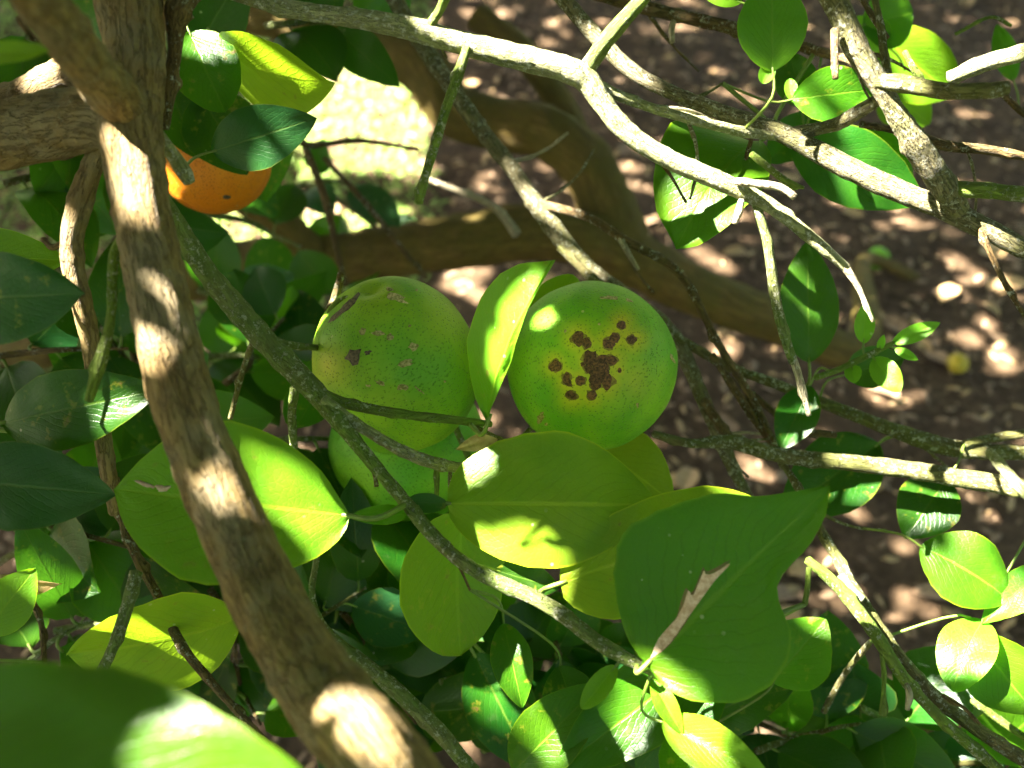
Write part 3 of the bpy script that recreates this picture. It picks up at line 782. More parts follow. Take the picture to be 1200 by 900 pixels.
# --- leafy sprigs that fill the shade behind
def sprig(px, py, d, ang, length, n, mats, lw=(55, 95), spread=1.0, seed=0):
    rs = random.Random(seed)
    a = math.radians(ang)
    pts = []
    for i in range(5):
        t = i / 4
        x = px + math.cos(a) * length * t + rs.uniform(-8, 8)
        y = py - math.sin(a) * length * t + 18 * t * t
        pts.append((x, y, 11 * (1 - .6 * t), d + rs.uniform(-.02, .02)))
    br(pts, rs.choice(['olive', 'darkgreen', 'brown']), 'twig', sides=7, seg=3, fine=False, knob=0)
    for i in range(n):
        t = (i + .6) / n
        k = min(3, int(t * 4)); f = t * 4 - k
        x = pts[k][0] * (1 - f) + pts[k + 1][0] * f
        y = pts[k][1] * (1 - f) + pts[k + 1][1] * f
        dd = pts[k][3] * (1 - f) + pts[k + 1][3] * f
        s = 1 if i % 2 else -1
        la = a + s * math.radians(rs.uniform(30, 85))
        ll = rs.uniform(85, 150) * .55 / dd
        b = (x + math.cos(la) * 12, y - math.sin(la) * 12, dd)
        tp = (x + math.cos(la) * ll, y - math.sin(la) * ll + 12, dd + rs.uniform(-.05, .05))
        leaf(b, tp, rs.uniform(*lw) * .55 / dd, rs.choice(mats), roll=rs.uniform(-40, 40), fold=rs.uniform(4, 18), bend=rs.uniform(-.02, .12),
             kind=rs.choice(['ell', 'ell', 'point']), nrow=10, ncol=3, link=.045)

DK = ['dark', 'dark', 'dark', 'dark', 'mid', 'blue']  # mostly dark greens: deep shade is partly put into the leaf colour
spr = [
 (10, 215, .56, 20, 150, 6), (60, 330, .60, -40, 150, 6), (-10, 420, .55, 10, 170, 6), (30, 610, .52, -10, 160, 6), (-10, 660, .60, 30, 180, 6),
 (120, 660, .58, -30, 150, 6), (60, 740, .56, 10, 150, 6), (250, 690, .55, -70, 150, 6), (200, 820, .58, 30, 170, 6), (330, 640, .58, -20, 160, 6),
 (300, 780, .54, 40, 170, 6), (380, 700, .56, -50, 170, 6), (410, 860, .58, 60, 180, 6), (470, 640, .58, -70, 170, 7), (520, 800, .56, 20, 150, 6),
 (560, 880, .58, 50, 170, 6), (640, 760, .58, -20, 160, 6), (700, 870, .56, 40, 150, 6), (820, 820, .56, -20, 160, 6), (880, 880, .54, 20, 150, 6),
 (1010, 830, .53, -30, 140, 5), (990, 900, .55, 30, 150, 5), (1090, 900, .52, 10, 120, 4), (300, 520, .55, 10, 120, 5), (240, 500, .60, -50, 140, 5),
 (180, 60, .56, -20, 120, 5), (20, 20, .58, -50, 140, 5), (320, 30, .60, 10, 100, 4), (430, 590, .54, -10, 110, 5), (150, 400, .60, -60, 140, 5),
 (620, 700, .56, -60, 120, 5), (760, 740, .52, -60, 120, 4), (90, 130, .60, -60, 120, 4), (0, 800, .50, 40, 160, 5)]
spr += [(240, 250, .80, -10, 120, 5), (230, 340, .74, -15, 110, 5), (330, 440, .70, 20, 110, 5), (270, 450, .66, 60, 110, 4), (395, 230, 1.0, -40, 110, 4), (230, 420, .70, 10, 90, 4), (330, 225, .95, 20, 90, 3)]
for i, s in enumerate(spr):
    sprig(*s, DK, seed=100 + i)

# ------------------------------------------------------------------ patches that lie on a leaf or a peel
def decal(verts, faces, parent, cx, cy, rx, ry, rot, mat, h, name, irr=0.22, seed=0, n=18, poly=None):
    bvh = BVHTree.FromPolygons([Vector(v) for v in verts], faces)
    V, F = [], []
    rings = (0.0, 0.35, 0.7, 0.92, 1.0)
    ca, sa = math.cos(math.radians(rot)), math.sin(math.radians(rot))
    rim = []
    if poly is not None:
        q = catmull(list(poly) + [poly[0]], 3)[:-1]
        n = len(q); cx, cy = q.mean(axis=0)
        rim = [(x - cx, y - cy) for x, y in q]
    else:
        for j in range(n):
            a = 2 * math.pi * j / n
            f = 1 + irr * noise.noise((math.cos(a) * 1.6 + seed, math.sin(a) * 1.6, seed * .7)) * 1.6 + irr * .6 * noise.noise((math.cos(a) * 4 + seed, math.sin(a) * 4, 7.7))
            x, y = rx * f * math.cos(a), ry * f * math.sin(a)
            rim.append((x * ca - y * sa, x * sa + y * ca))
    def put(x, y, r):
        d = ray(x, y).normalized()
        loc, nor, idx, dist = bvh.ray_cast(C0, d)
        if loc is None:
            loc, nor, idx, dist = bvh.find_nearest(C0 + d * 0.42)
        if nor.dot(d) > 0: nor = -nor
        hh = h * (1 - r ** 4) * (0.75 + 0.5 * noise.noise((x * .35, y * .35, seed))) + 0.00012
        if r == 1.0: hh = -0.0003 if poly is None else 0.0001
        V.append(loc + nor * hh)
    put(cx, cy, 0)
    for r in rings[1:]:
        for (x, y) in rim: put(cx + x * r, cy + y * r, r)
    for j in range(n):
        F.append((0, 1 + j, 1 + (j + 1) % n))
    for k in range(len(rings) - 2):
        for j in range(n):
            a = 1 + k * n + j; b = 1 + k * n + (j + 1) % n
            F.append((a, a + n, b + n, b))
    return mesh_obj(name, V, F, M[mat], parent, V[0])

decal(L4['V'], L4['F'], L4['obj'], 0, 0, 0, 0, 0, 'leafscar', 0.0004, 'scar', seed=3,
      poly=[(762, 772), (772, 748), (789, 729), (800, 710), (806, 692), (812, 697), (822, 684), (825, 668), (831, 673), (856, 660), (838, 680), (822, 702), (804, 727), (783, 757)])
_sp = [(762, 772), (772, 748), (789, 729), (800, 710), (806, 692), (812, 697), (822, 684), (825, 668), (831, 673), (856, 660), (838, 680), (822, 702), (804, 727), (783, 757)]
_mx, _my = 806, 714
decal(L4['V'], L4['F'], L4['obj'], 0, 0, 0, 0, 0, 'scar_margin', 0.0001, 'scar_margin', seed=4,
      poly=[(x + (x - _mx) * .06 - 2.5 * math.copysign(1, _my - y) * 1, y + (y - _my) * .04 - 2.0) for x, y in _sp])
decal(L5['V'], L5['F'], L5['obj'], 190, 572, 9, 4, -8, 'leafscar', 0.0008, 'scar', seed=5, irr=.5)
decal(L5['V'], L5['F'], L5['obj'], 172, 568, 12, 2, 20, 'leafscar', 0.0008, 'scar', seed=6, irr=.4)

# ------------------------------------------------------------------ fruits
def fruit(name, label, cat, cx, cy, d, rpx, mat, sy=1.0, axis=(0, 0, 1), halos=(), res=(96, 64), group=None, neck=0.06, pos=None, r=None):
    c = pos or P(cx, cy, d)
    r = r or rpx * d / FPX
    ax = Vector(axis).normalized()
    q = Vector((0, 0, 1)).rotation_difference(ax)
    V, F, UV = [], [], []
    nu, nv = res
    sd_ = random.random() * 30
    for j in range(nv + 1):
        th = math.pi * j / nv
        for i in range(nu):
            ph = 2 * math.pi * i / nu
            x, y, z = math.sin(th) * math.cos(ph), math.sin(th) * math.sin(ph), math.cos(th)
            f = 1 + neck * math.exp(-((th) / 0.75) ** 2) - 0.10 * math.exp(-(th / 0.16) ** 2) - 0.025 * math.exp(-((math.pi - th) / 0.2) ** 2)
            f += 0.025 * noise.noise((x * 1.3 + sd_, y * 1.3, z * 1.3)) + 0.008 * noise.noise((x * 4 + sd_, y * 4, z * 4))
            v = Vector((x * f, y * f, z * f * sy)) * r
            V.append(c + q @ v)
    for j in range(nv):
        for i in range(nu):
            i2 = (i + 1) % nu
            if j == 0: F.append((0 + i, nu + i, nu + i2))
            elif j == nv - 1: F.append((j * nu + i, (j + 1) * nu + i, j * nu + i2))
            else: F.append((j * nu + i, (j + 1) * nu + i, (j + 1) * nu + i2, j * nu + i2))
    H = np.zeros(len(V))
    pxs = np.array([to_px(v)[:2] for v in V]); dv = np.array([to_px(v)[2] for v in V])
    for (hx, hy, hr, hs) in halos:
        dd = np.hypot(pxs[:, 0] - hx, pxs[:, 1] - hy)
        H = np.maximum(H, hs * np.exp(-(dd / hr) ** 2) * (dv < (c - C0).dot(FV)))
    base = c - ax * r
    o = mesh_obj(name, V, F, M[mat], None, c, attrs={'halo': H})
    tag(o, label, cat, group or {'green_fruit': 'green fruits hanging in a cluster', 'fallen_fruit': 'small fruits fallen on the soil'}.get(name))
    return dict(obj=o, V=V, F=F, c=c, r=r, ax=ax, q=q)

spots = [(678, 397, 8, 8), (687, 402, 6, 6), (651, 429, 7, 7), (713, 403, 7.5, 7), (720, 396, 7.5, 7), (728, 381, 6.5, 6.5), (740, 398, 7, 6),
         (691, 420, 8, 9), (703, 424, 10, 11), (716, 422, 8.5, 7), (702, 441, 9, 11), (711, 447, 8.5, 9), (698, 451, 7, 7), (689, 432, 5, 5),
         (664, 442, 6, 7), (665, 448, 6.5, 5), (680, 446, 7, 7), (670, 463, 7, 6.5), (693, 463, 6, 6.5), (726, 434, 3, 3), (683, 427, 3, 3)]
fr = fruit('green_fruit', 'round green citrus fruit with a cluster of dark brown scabby spots', 'fruit', 692, 430, .462, 99, 'fruit', 1.0, (0.35, 0.75, 0.3),
           halos=[(x, y, r_ * 2.4, 1.0) for x, y, r_, _ in spots] + [(700, 425, 38, .75), (740, 445, 24, .5)], res=(160, 110), neck=0.02)
for i, (x, y, a, b) in enumerate([(x_, y_, a_ * random.uniform(.75, 1.12), b_ * random.uniform(.75, 1.12)) for x_, y_, a_, b_ in spots] + [(707, 433, 6, 9), (697, 434, 5, 8)]):
    sp_ = decal(fr['V'], fr['F'], fr['obj'], x, y, a, b, random.uniform(0, 90), 'scab', 0.00035, 'scab_spot', seed=i * 1.7, n=18)
    decal(fr['V'], fr['F'], sp_, x, y, a * 1.18, b * 1.18, random.uniform(0, 90), 'scab_rim', 0.00004, 'corky_rim', seed=i * 1.9, n=16)
for i, (x, y, a, b, r_) in enumerate([(715, 349, 10, 3, 5), (737, 352, 5, 1.5, 25), (633, 490, 4, 6, 30), (635, 484, 2, 2, 0), (640, 497, 2, 2, 0), (662, 388, 2, 2, 0), (788, 420, 2, 6, -20), (747, 475, 1.6, 4, 0), (702, 380, 1.5, 1.5, 0)]):
    decal(fr['V'], fr['F'], fr['obj'], x, y, a, b, r_, 'scuff', 0.0003, 'pale_scuff', seed=40 + i, n=10, irr=.6)
fl = fruit('green_fruit', 'scuffed green citrus fruit with pale scars, crossed by a thin green twig', 'fruit', 464, 430, .468, 97, 'fruit_dull', 1.08, (-0.2, 0.25, 0.9),
           halos=[(385, 430, 24, .7), (525, 370, 40, .35), (440, 340, 30, .2)], res=(160, 110), neck=0.03)
for i, (x, y, a, b, r_, m) in enumerate([(405, 360, 22, 5, -42, 'darkscar'), (413, 415, 8.5, 9, 0, 'darkscar'), (430, 413, 5, 3.5, -15, 'darkscar'), (464, 349, 13, 5, 12, 'scuff'),
        (476, 426, 11, 4, -14, 'scuff'), (443, 390, 7, 3, 0, 'scuff'), (457, 395, 5, 4, 10, 'scuff'), (425, 388, 3.5, 5, 0, 'scuff'), (485, 406, 6, 4, 15, 'scuff'), (445, 448, 7, 3, 20, 'scuff'),
        (472, 454, 6, 4, 0, 'scuff'), (491, 457, 7, 1.3, 40, 'scuff'), (457, 339, 4, 2, 0, 'scuff'), (480, 382, 2, 1.5, 0, 'scuff'), (521, 447, 1.6, 1.6, 0, 'scuff'), (488, 340, 1.5, 1.5, 0, 'scuff'), (432, 452, 3, 2, 0, 'scuff')]):
    decal(fl['V'], fl['F'], fl['obj'], x, y, a, b, r_, m, 0.0004, 'dark_scar' if m == 'darkscar' else 'pale_scuff', seed=70 + i, n=12, irr=.55)
f3 = fruit('green_fruit', 'shaded green fruit tucked below the scuffed one, mostly hidden by twigs', 'fruit', 478, 524, .545, 92, 'fruit', 1.0, (0.1, 0.3, 0.9))
fo = fruit('orange_fruit', 'ripe orange fruit hanging behind the thick brown limb', 'fruit', 250, 186, .56, 66, 'orange', 0.95, (-0.1, 0.9, 0.3))
decal(fo['V'], fo['F'], fo['obj'], 265, 231, 5, 3, 0, 'darkscar', 0.0003, 'dark_scar', seed=9, n=10)
# stalks of the fruits
for f_, tgt in ((fr, (625, 500, .50)), (fl, (372, 408, .46)), (f3, (560, 560, .50)), (fo, (230, 120, .60))):
    top = f_['c'] + f_['ax'] * f_['r'] * 0.9
    t3 = P(*tgt)
    m_ = (top + t3) / 2 + f_['ax'] * 0.012
    tube('fruit_stalk', [(*top, .0022), (*m_, .0018), (*t3, .0018)], 'greentwig', f_['obj'], sides=8)
# fallen fruit on the soil
for (x, y, rp, mt, lb) in ((1025, 313, 13, 'fruit', 'small green fallen fruit lying on the dark soil'), (1117, 437, 12, 'yellowpeel', 'small yellow fallen fruit lying on the dark soil')):
    g = ground_pt(x, y); dd = (g - C0).dot(FV); r_ = rp * dd / FPX
    g.z = ground_height(g.x, g.y) + r_ * .93
    fruit('fallen_fruit', lb, 'fruit', 0, 0, 0, 0, mt, .95, (.3, -.2, .6), res=(28, 18), pos=g, r=r_)

# ------------------------------------------------------------------ dry leaf caught in the twigs
dl = leaf((28, 690, .42), (70, 684, .41), 24, 'drypale', kind='ell', fold=28, bend=.2, wave=.25, petiole=False, name='dry_leaf')
o = dl['obj']; o.parent = None; o.location = WORLD_LOC[o.name]
tag(o, 'curled tan dead leaf caught on twigs beside a green leaf', 'dead leaf')
dl = leaf((-8, 690, .405), (26, 682, .405), 30, 'drypale', kind='round', fold=18, bend=.15, wave=.2, petiole=False, name='dry_leaf')
o = dl['obj']; o.parent = None; o.location = WORLD_LOC[o.name]
tag(o, 'broken tan dead leaf resting on a lime green leaf', 'dead leaf')
dl = leaf((582, 512, .49), (533, 527, .475), 22, 'drypale', kind='ell', fold=20, bend=.12, wave=.12, petiole=False, name='dry_leaf')
o = dl['obj']; o.parent = None; o.location = WORLD_LOC[o.name]
tag(o, 'pinkish dry leaf wedged between the two green fruits', 'dead leaf')

stalks()

# ------------------------------------------------------------------ fallen leaves, litter and weeds on the soil
def dry_mesh(seed):
    rs = random.Random(seed); nr, ncx = 7, 2
    t, wv = profile('ell', nr); V, F = [], []
    for i in range(nr):
        for j in range(-ncx, ncx + 1):
            s = j / ncx
            V.append((t[i] - .5, s * wv[i] * .27, .16 * abs(s) * wv[i] * rs.uniform(.5, 1) + .10 * math.sin(t[i] * 3.1 + seed) + .06 * noise.noise((t[i] * 3, s, seed))))
    nc = 2 * ncx + 1
    for i in range(nr - 1):
        for j in range(nc - 1):
            F.append((i * nc + j, i * nc + j + 1, (i + 1) * nc + j + 1, (i + 1) * nc + j))
    z = min(v[2] for v in V)
    V = [(a, b, c - z) for a, b, c in V]
    me = bpy.data.meshes.new('fallen_leaf'); me.from_pydata(V, [], F)
    me.polygons.foreach_set('use_smooth', [True] * len(F))
    me.materials.append(M['dry'] if seed % 3 else M['drypale'])
    return me
DM = [dry_mesh(i) for i in range(7)]
rs = random.Random(5)
cnt = 0
while cnt < 70:
    px, py = rs.uniform(520, 1200), rs.uniform(0, 900)
    g = ground_pt(px, py)
    if g.y > 3.2: continue
    o = bpy.data.objects.new('fallen_leaf', DM[rs.randrange(7)])
    COL.objects.link(o)
    k = rs.uniform(.035, .07)
    o.scale = (k, k, k)
    o.location = (g.x, g.y, ground_height(g.x, g.y) - 0.001)
    o.rotation_euler = (rs.uniform(-.25, .25), rs.uniform(-.25, .25), rs.uniform(0, 6.28))
    tag(o, 'dry brown leaf fallen on the bare soil', 'dead leaf', 'dry leaves fallen on the soil')
    cnt += 1

def scatter_cards(name, n, region, size, mat, tilt, zoff=0.0, asp=.4):
    """many small bent blades joined into one mesh"""
    V, F, UV = [], [], []
    for k in range(n):
        x, y = region()
        z = ground_height(x, y) + zoff
        a = rng.uniform(0, 2 * math.pi); tl = rng.uniform(*tilt); s = rng.uniform(*size)
        d = Vector((math.cos(a) * math.cos(tl), math.sin(a) * math.cos(tl), math.sin(tl)))
        wv = Vector((-math.sin(a), math.cos(a), rng.uniform(-.4, .4))) * s * asp * .5
        up = Vector((0, 0, 1))
        b = Vector((x, y, z)); i0 = len(V)
        pts = [b, b + d * s * .35 - wv, b + d * s * .4 + up * s * .05, b + d * s * .35 + wv, b + d * s * .75 - wv * .8 - up * s * .06, b + d * s * .8, b + d * s * .75 + wv * .8 - up * s * .06, b + d * s - up * s * .15]
        V += pts; UV += [(.5, 0), (0, .35), (.5, .4), (1, .35), (0.1, .75), (.5, .8), (.9, .75), (.5, 1)]
        F += [(i0, i0 + 1, i0 + 2), (i0, i0 + 2, i0 + 3), (i0 + 1, i0 + 4, i0 + 5, i0 + 2), (i0 + 2, i0 + 5, i0 + 6, i0 + 3), (i0 + 4, i0 + 7, i0 + 5), (i0 + 5, i0 + 7, i0 + 6)]
    o = mesh_obj(name, V, F, M[mat], None, smooth=True, uvs=UV)
    tag(o, kind='stuff')
    return o
def soil_region():
    return rng.uniform(-1.4, 2.0), rng.uniform(.3, 3.0)
o = scatter_cards('leaf_litter', 9000, soil_region, (.008, .032), 'dry', (-.1, .35), 0.0, .35)
tag(o, 'brown crumbled leaf litter covering the soil', 'leaf litter')
o = scatter_cards('leaf_litter', 2600, soil_region, (.010, .038), 'drypale', (-.1, .4), 0.002, .30)
tag(o, 'tan straw and leaf scraps strewn over the brown litter', 'leaf litter')
WC = [ground_pt(*q) for q in ((430, 130), (330, 300), (300, 420), (400, 250), (250, 130))]
def weed_region():
    while True:
        x, y = rng.uniform(-2.2, 0.05), rng.uniform(1.1, 3.6)
        p = Vector((x, y, 0)); q = to_px(p)
        lim = 505 + 30 * noise.noise((x * 5, y * 5, 0)) if q[1] < 330 else 460
        if q[0] < lim and q[1] < 520: return x, y
o = scatter_cards('ground_weeds', 36000, weed_region, (.010, .030), 'weed', (.1, 1.2), 0.0, .34)
tag(o, 'low bright green weeds growing on the sunlit ground', 'weeds')

# ------------------------------------------------------------------ the unseen crown overhead, shaped to dapple the light
HOLES = []          # (point, radius): sun beams for which gaps are shaped in the crown
bpy.context.view_layer.update()
DG = bpy.context.evaluated_depsgraph_get()
def seen(px, py):
    d = ray(px, py).normalized()
    hit, loc, nor, idx, ob, mx_ = SC.ray_cast(DG, C0 + d * .03, d)
    return (loc, (loc - C0).dot(FV)) if hit else (None, 1e9)
def hole(px, py, d, rpx, k=0.85):
    loc, ds = seen(px, py)
    if abs(ds - d) > .035: return
    if SC.ray_cast(DG, loc + SUN * .007, SUN)[0]: return      # something in the tree stands in this beam
    HOLES.append((loc, k * rpx * ds / FPX))
def ghole(px, py, rpx):
    g = ground_pt(px, py)
    loc, ds = seen(px, py)
    if loc is None or loc.z > .12: return
    if SC.ray_cast(DG, loc + SUN * .05, SUN)[0]: return
    HOLES.append((g, 0.7 * rpx * (g - C0).dot(FV) / FPX))
def line(pts, r, n=6):
    for (a, b) in zip(pts[:-1], pts[1:]):
        for k in range(n):
            t = k / n
            hole(a[0] + (b[0] - a[0]) * t, a[1] + (b[1] - a[1]) * t, a[2] + (b[2] - a[2]) * t, r)
# limbs and twigs
line([(515, 45, .385), (620, 70, .39), (685, 92, .392), (730, 150, .396), (770, 180, .398)], 16)
line([(800, 195, .398), (860, 220, .40)], 8)
line([(720, 110, .40), (860, 150, .42)], 8)
line([(980, 190, .425), (1040, 215, .42), (1100, 245, .415)], 12)
line([(1070, 165, .39), (1095, 205, .40)], 18)
line([(1115, 90, .43), (1190, 66, .42)], 12)
line([(1035, 98, .38), (1065, 98, .376)], 9)
line([(1180, 180, .44), (1110, 170, .44)], 6)
line([(700, 45, .445), (745, 85, .44)], 8)
line([(720, 35, .384), (745, 10, .38)], 8)
line([(130, 165, .34), (140, 215, .335), (150, 245, .335)], 9)
line([(90, 258, .372), (85, 290, .375), (86, 320, .375)], 9)
line([(70, 92, .39), (10, 118, .405)], 9)
line([(105, 5, .355), (118, 40, .355)], 14)
for h_ in [(172, 405, .315, 10), (248, 588, .297, 10), (445, 850, .265, 22), (400, 815, .27, 12), (240, 335, .40, 12), (225, 310, .40, 10),
           (1015, 542, .495, 14), (1150, 565, .48, 14), (1185, 575, .47, 10), (650, 260, .57, 10), (690, 268, .555, 8), (720, 280, .545, 8), (610, 215, .575, 8), (672, 300, .565, 8), (625, 240, .57, 8)]:
    hole(*h_)
line([(985, 690, .44), (1030, 745, .44)], 10)
line([(1020, 720, .447), (1065, 785, .443)], 8)
# leaves
for h_ in [(585, 420, .40, 22), (600, 370, .39, 18), (620, 335, .382, 12), (560, 530, .40, 14), (590, 520, .40, 12), (545, 550, .40, 10), (610, 650, .40, 16), (640, 645, .40, 14), (580, 645, .40, 8),
           (330, 572, .37, 24), (275, 640, .37, 20), (250, 655, .37, 12), 
           (300, 885, .205, 50), (350, 895, .2, 20), (250, 895, .205, 30), (165, 880, .21, 15), (150, 490, .395, 16), (120, 505, .40, 8), (30, 290, .42, 24), (60, 295, .42, 14),
           (1125, 665, .465, 26), (1150, 675, .465, 20), (1165, 770, .45, 26), (1130, 750, .45, 16), (1190, 700, .46, 18), (840, 200, .45, 26), (810, 220, .45, 18), (825, 265, .44, 10), (800, 275, .44, 10),
           (1000, 215, .49, 20), (975, 195, .49, 14), (1035, 165, .50, 14), (985, 110, .45, 16), (1085, 80, .62, 26), (1100, 100, .62, 16), (752, 812, .42, 14), (735, 850, .42, 10), (765, 800, .42, 10), (212, 196, .36, 8),
           (640, 868, .42, 22), (665, 850, .42, 12), (598, 760, .425, 12), (596, 790, .425, 12), (672, 815, .435, 14), (840, 890, .36, 24), (815, 870, .37, 12), (785, 850, .37, 8), (745, 790, .365, 14), (800, 800, .36, 12),
           (530, 680, .43, 24), (500, 700, .43, 16), (150, 740, .43, 22), (190, 735, .43, 18), (320, 75, .465, 26), (345, 90, .465, 16), (290, 70, .465, 12), (222, 60, .455, 6), (350, 165, .43, 8), (300, 190, .44, 8),
           (240, 225, .53, 12), (210, 228, .53, 10), (1020, 805, .53, 14), (1025, 820, .53, 10), (634, 372, .435, 5), (170, 160, .345, 8),
           (50, 240, .56, 8), (65, 225, .56, 6), (110, 640, .56, 7), (140, 645, .56, 5), (205, 700, .56, 9), (45, 750, .54, 7), (60, 760, .54, 7), (30, 765, .54, 6), (285, 800, .5, 8), (465, 700, .5, 0)]:
    hole(*h_)
# extra gaps placed at random so sun glints reach the deep leaves
_rg = random.Random(77)
for _i in range(110):
    x_, y_ = _rg.choice([(_rg.uniform(0, 420), _rg.uniform(180, 800)), (_rg.uniform(380, 760), _rg.uniform(640, 895)), (_rg.uniform(880, 1180), _rg.uniform(560, 890))])
    l_, d_ = seen(x_, y_)
    if .44 < d_ < 1.1: hole(x_, y_, d_, _rg.uniform(4, 8))
# soil
for g in [(540, 330, 26), (560, 345, 16), (520, 350, 14), (560, 320, 14), (600, 200, 9), (615, 175, 9), (632, 190, 8), (670, 180, 14), (665, 215, 16), (720, 200, 9), (740, 220, 9), (738, 195, 6), (640, 50, 7), (650, 30, 9), (560, 20, 8), (590, 15, 8), (530, 100, 10), (545, 90, 8),
          (835, 310, 12), (855, 322, 10), (825, 300, 9), (985, 240, 12), (1060, 260, 12), (1120, 350, 13), (1135, 400, 13), (1180, 430, 16), (1175, 415, 12), (1035, 468, 15), (1055, 470, 8), (1120, 310, 9), (1160, 380, 8), (990, 90, 6), (840, 85, 8), (850, 110, 6), (700, 110, 7), (870, 260, 8),
          (965, 650, 10), (1030, 670, 13), (1060, 700, 12), (1050, 725, 9), (990, 730, 10), (985, 755, 8), (1095, 720, 9), (835, 560, 12), (850, 575, 9), (880, 545, 9), (810, 540, 9), (930, 615, 8), (945, 640, 8), (1060, 640, 8), (1000, 600, 8), (1020, 520, 8),
          (490, 805, 11), (470, 815, 8), (545, 840, 13), (560, 850, 10), (550, 870, 5), (845, 830, 6), (940, 870, 9), (955, 885, 9), (1030, 890, 8), (1165, 840, 10), (1180, 860, 9), (1100, 860, 7), (440, 815, 7), (620, 770, 6), (905, 870, 7), (800, 430, 7), (1080, 560, 7), (1110, 480, 7), (860, 410, 6), (900, 350, 6), (1180, 330, 8), (1130, 130, 7), (1180, 20, 7), (1050, 190, 7), (800, 30, 7), (780, 250, 8), (775, 270, 6)]:
    ghole(*g)

SHADE = []          # targets kept dark by leaves added in the sun's path
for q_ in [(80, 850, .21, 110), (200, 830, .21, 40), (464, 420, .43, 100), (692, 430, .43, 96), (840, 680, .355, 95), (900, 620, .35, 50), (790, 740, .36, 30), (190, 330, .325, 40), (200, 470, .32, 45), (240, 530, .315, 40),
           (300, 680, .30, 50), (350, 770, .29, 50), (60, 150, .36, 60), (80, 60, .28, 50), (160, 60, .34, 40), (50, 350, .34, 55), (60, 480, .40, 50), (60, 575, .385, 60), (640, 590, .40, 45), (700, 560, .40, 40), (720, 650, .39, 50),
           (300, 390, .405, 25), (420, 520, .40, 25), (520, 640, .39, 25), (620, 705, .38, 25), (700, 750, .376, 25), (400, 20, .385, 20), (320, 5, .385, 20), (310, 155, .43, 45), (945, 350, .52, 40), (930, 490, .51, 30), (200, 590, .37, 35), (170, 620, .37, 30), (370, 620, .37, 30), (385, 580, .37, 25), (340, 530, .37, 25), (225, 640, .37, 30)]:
    SHADE.append((P(q_[0], q_[1], q_[2]), q_[3] * q_[2] / FPX))

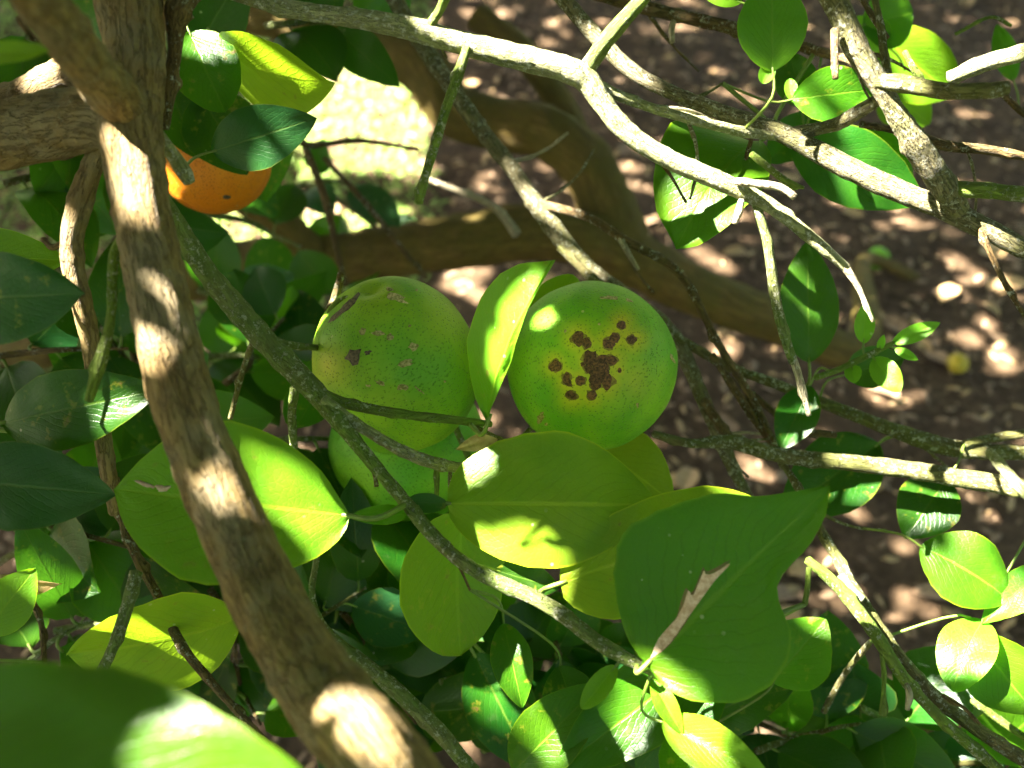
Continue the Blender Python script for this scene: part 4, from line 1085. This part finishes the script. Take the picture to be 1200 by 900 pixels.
e1 = SUN.cross(Vector((0, 0, 1))).normalized(); e2 = SUN.cross(e1).normalized()
E1, E2, SN = np.array(e1), np.array(e2), np.array(SUN)
def build_crown():
    global SHADE
    N1, N2, N3 = 27000, 25000, 24000
    cx = rng.uniform(-3.3, 0.75, N1); cy = rng.uniform(-0.35, 3.5, N1); cz = rng.uniform(1.42, 1.95, N1)
    # unseen rest of the crown and a skirt, added all round to cut sky light
    bx = rng.uniform(-3.4, 2.9, N2); by = rng.uniform(-2.2, 4.2, N2); bz = rng.uniform(1.5, 2.3, N2)
    ra = rng.uniform(0, 2 * np.pi, N3); rr = rng.uniform(2.9, 3.4, N3)
    qx = np.cos(ra) * rr; qy = 1.0 + np.sin(ra) * rr; qz = rng.uniform(.25, 2.1, N3)
    cx = np.r_[cx, bx, qx]; cy = np.r_[cy, by, qy]; cz = np.r_[cz, bz, qz]
    N = len(cx)
    Cc = np.c_[cx, cy, cz]
    sh = []
    for (p_, r_) in SHADE:  # leaves added square to the sun to shade each target
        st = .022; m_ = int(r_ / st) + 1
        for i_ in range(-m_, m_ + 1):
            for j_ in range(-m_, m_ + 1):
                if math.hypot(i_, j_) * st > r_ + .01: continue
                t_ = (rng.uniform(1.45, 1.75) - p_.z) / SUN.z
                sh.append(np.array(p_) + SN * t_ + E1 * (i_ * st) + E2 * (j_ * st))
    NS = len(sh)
    cx = np.r_[[q[0] for q in sh], cx]; cy = np.r_[[q[1] for q in sh], cy]; cz = np.r_[[q[2] for q in sh], cz]
    N1 += NS; N = len(cx)
    Cc = np.c_[cx, cy, cz]
    # openings shaped in the crown so that sun falls on the weeds at left
    g0 = Cc - SN * (Cc[:, 2] / SN[2])[:, None]
    q = g0 - np.array(C0)
    dep = q @ np.array(FV); gx = 600 + q @ np.array(RV) / dep * FPX; gy = 450 - q @ np.array(UV_) / dep * FPX
    keep = np.ones(N, bool)
    for (x0, x1, y0, y1) in ((352, 505, 52, 205), (242, 330, 230, 312), (330, 480, 248, 285), (295, 352, 325, 415), (350, 372, 415, 445), (283, 325, 470, 500)):
        keep &= ~((gx > x0 - 8) & (gx < x1 + 8) & (gy > y0 - 8) & (gy < y1 + 8) & (dep > 0))
    Cc = Cc[keep]; N = len(Cc)
    yaw = rng.uniform(0, 2 * np.pi, N); pit = rng.uniform(-.9, .5, N); rol = rng.uniform(-.9, .9, N)
    ln = rng.uniform(.055, .095, N) * np.where(np.arange(N) < keep[:N1].sum(), 1.0, 1.4); wd = ln * rng.uniform(.42, .58, N)
    Ld = np.c_[np.cos(yaw) * np.cos(pit), np.sin(yaw) * np.cos(pit), np.sin(pit)]
    Hd = np.c_[-np.sin(yaw), np.cos(yaw), np.zeros(N)]
    Ks = keep[:NS].sum()
    Ld[:Ks] = np.cos(yaw[:Ks])[:, None] * E1 + np.sin(yaw[:Ks])[:, None] * E2
    Hd[:Ks] = -np.sin(yaw[:Ks])[:, None] * E1 + np.cos(yaw[:Ks])[:, None] * E2
    Nd = np.cross(Ld, Hd)
    Wd = Hd * np.cos(rol)[:, None] + Nd * np.sin(rol)[:, None]
    Nd = np.cross(Ld, Wd)
    tpl = [(-.5, 0, 0), (-.2, -.42, .06), (-.15, 0, 0), (-.2, .42, .06), (.18, -.42, .03), (.2, 0, -.02), (.18, .42, .03), (.5, 0, -.08)]
    T = np.array(tpl)
    def verts():
        return Cc[:, None, :] + T[None, :, 0, None] * (ln[:, None, None] * Ld[:, None, :]) + T[None, :, 1, None] * (wd[:, None, None] * Wd[:, None, :]) + T[None, :, 2, None] * (ln[:, None, None] * Nd[:, None, :])
    HP = np.array([tuple(h[0]) for h in HOLES]); HR = np.array([h[1] for h in HOLES])
    ha, hb = HP @ E1, HP @ E2
    ok = np.ones(N, bool)
    for it in range(7):
        ca, cb = Cc @ E1, Cc @ E2
        La, Lb = ln * (Ld @ E1), ln * (Ld @ E2)
        Wa, Wb = wd * (Wd @ E1), wd * (Wd @ E2)
        det = La * Wb - Lb * Wa
        det = np.where(abs(det) < 1e-6, 1e-6, det)
        bad = np.zeros(N, bool)
        for x, y, r in zip(ha, hb, HR):
            near = np.where((abs(ca - x) < .055 + r) & (abs(cb - y) < .055 + r))[0]
            if len(near) == 0: continue
            va, vb = x - ca[near], y - cb[near]
            u = (va * Wb[near] - vb * Wa[near]) / det[near]
            v = (La[near] * vb - Lb[near] * va) / det[near]
            f = np.sqrt((u / .5) ** 2 + (v / .45) ** 2) + 1e-6
            nn = np.hypot(va, vb) + 1e-6
            dist = nn * (1 - 1 / f)
            m = dist < r
            hit = near[m]
            if len(hit) == 0: continue
            bad[hit] = True
            if it < 6:
                sh = np.minimum(r - dist[m] + .002, .06)
                Cc[hit] -= (va[m] / nn[m] * sh)[:, None] * E1 + (vb[m] / nn[m] * sh)[:, None] * E2
                ca[hit] = Cc[hit] @ E1; cb[hit] = Cc[hit] @ E2
    ok &= ~bad
    # small unseen leaves, added to close gaps round the beams and deepen the shade
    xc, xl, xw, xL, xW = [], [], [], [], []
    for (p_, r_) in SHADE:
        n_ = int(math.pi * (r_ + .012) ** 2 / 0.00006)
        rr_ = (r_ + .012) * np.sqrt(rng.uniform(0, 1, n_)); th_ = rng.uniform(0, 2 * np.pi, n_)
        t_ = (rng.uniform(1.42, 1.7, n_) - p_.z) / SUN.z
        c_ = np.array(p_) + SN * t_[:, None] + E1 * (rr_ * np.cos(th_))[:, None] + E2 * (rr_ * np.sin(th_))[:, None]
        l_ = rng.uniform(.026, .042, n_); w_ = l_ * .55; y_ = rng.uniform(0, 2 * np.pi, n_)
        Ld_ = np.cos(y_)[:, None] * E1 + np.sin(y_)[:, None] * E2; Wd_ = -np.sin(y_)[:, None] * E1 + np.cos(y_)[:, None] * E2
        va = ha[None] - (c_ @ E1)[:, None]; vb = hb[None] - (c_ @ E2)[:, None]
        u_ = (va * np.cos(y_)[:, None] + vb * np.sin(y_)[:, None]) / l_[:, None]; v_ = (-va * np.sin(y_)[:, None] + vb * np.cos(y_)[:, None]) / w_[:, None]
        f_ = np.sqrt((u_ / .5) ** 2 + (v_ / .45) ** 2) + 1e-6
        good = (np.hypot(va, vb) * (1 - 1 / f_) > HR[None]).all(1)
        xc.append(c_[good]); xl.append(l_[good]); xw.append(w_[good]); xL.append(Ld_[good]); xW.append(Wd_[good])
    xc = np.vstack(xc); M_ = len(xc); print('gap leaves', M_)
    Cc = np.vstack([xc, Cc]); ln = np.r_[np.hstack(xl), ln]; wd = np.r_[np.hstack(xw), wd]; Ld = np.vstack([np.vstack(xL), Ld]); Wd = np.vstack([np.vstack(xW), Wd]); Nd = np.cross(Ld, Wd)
    ok = np.r_[np.ones(M_, bool), ok]; N += M_
    Vt = verts()
    ok &= (Vt[:, :, 2].min(1) > 1.32) | (np.arange(N) >= N - keep[N1 + N2:].sum())
    # nothing of the crown within arm's reach of the lens
    ok &= ~((np.hypot(Vt[:, :, 0], Vt[:, :, 1]).min(1) < .22) & (Vt[:, :, 2].min(1) < 1.6))
    Vt = Vt[ok]; n = len(Vt)
    base = np.array([(0, 1, 2), (0, 2, 3), (1, 4, 2), (4, 5, 2), (2, 5, 3), (5, 6, 3), (4, 7, 5), (5, 7, 6)])
    F = (base[None] + (np.arange(n) * 8)[:, None, None]).reshape(-1, 3)
    uv = np.tile(np.array([(.5, 0), (0, .3), (.5, .35), (1, .3), (0, .7), (.5, .7), (1, .7), (.5, 1)]), (n, 1))
    me = bpy.data.meshes.new('foliage')
    me.from_pydata((Vt.reshape(-1, 3) - np.array(TREE_BASE)).tolist(), [], F.tolist())
    lay = me.uv_layers.new(name='UVMap')
    li = np.zeros(len(me.loops), dtype=np.int32); me.loops.foreach_get('vertex_index', li)
    lay.data.foreach_set('uv', uv.astype(np.float32)[li].ravel())
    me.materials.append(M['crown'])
    o = bpy.data.objects.new('foliage', me); COL.objects.link(o)
    o.parent = tree
    tag(o, 'dense dark green foliage of the unseen crown, partly placed to shape the dapples', kind='stuff')
    return n
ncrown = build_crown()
print('crown leaves', ncrown, 'leaves', len(LEAVES), 'objects', len(bpy.data.objects))
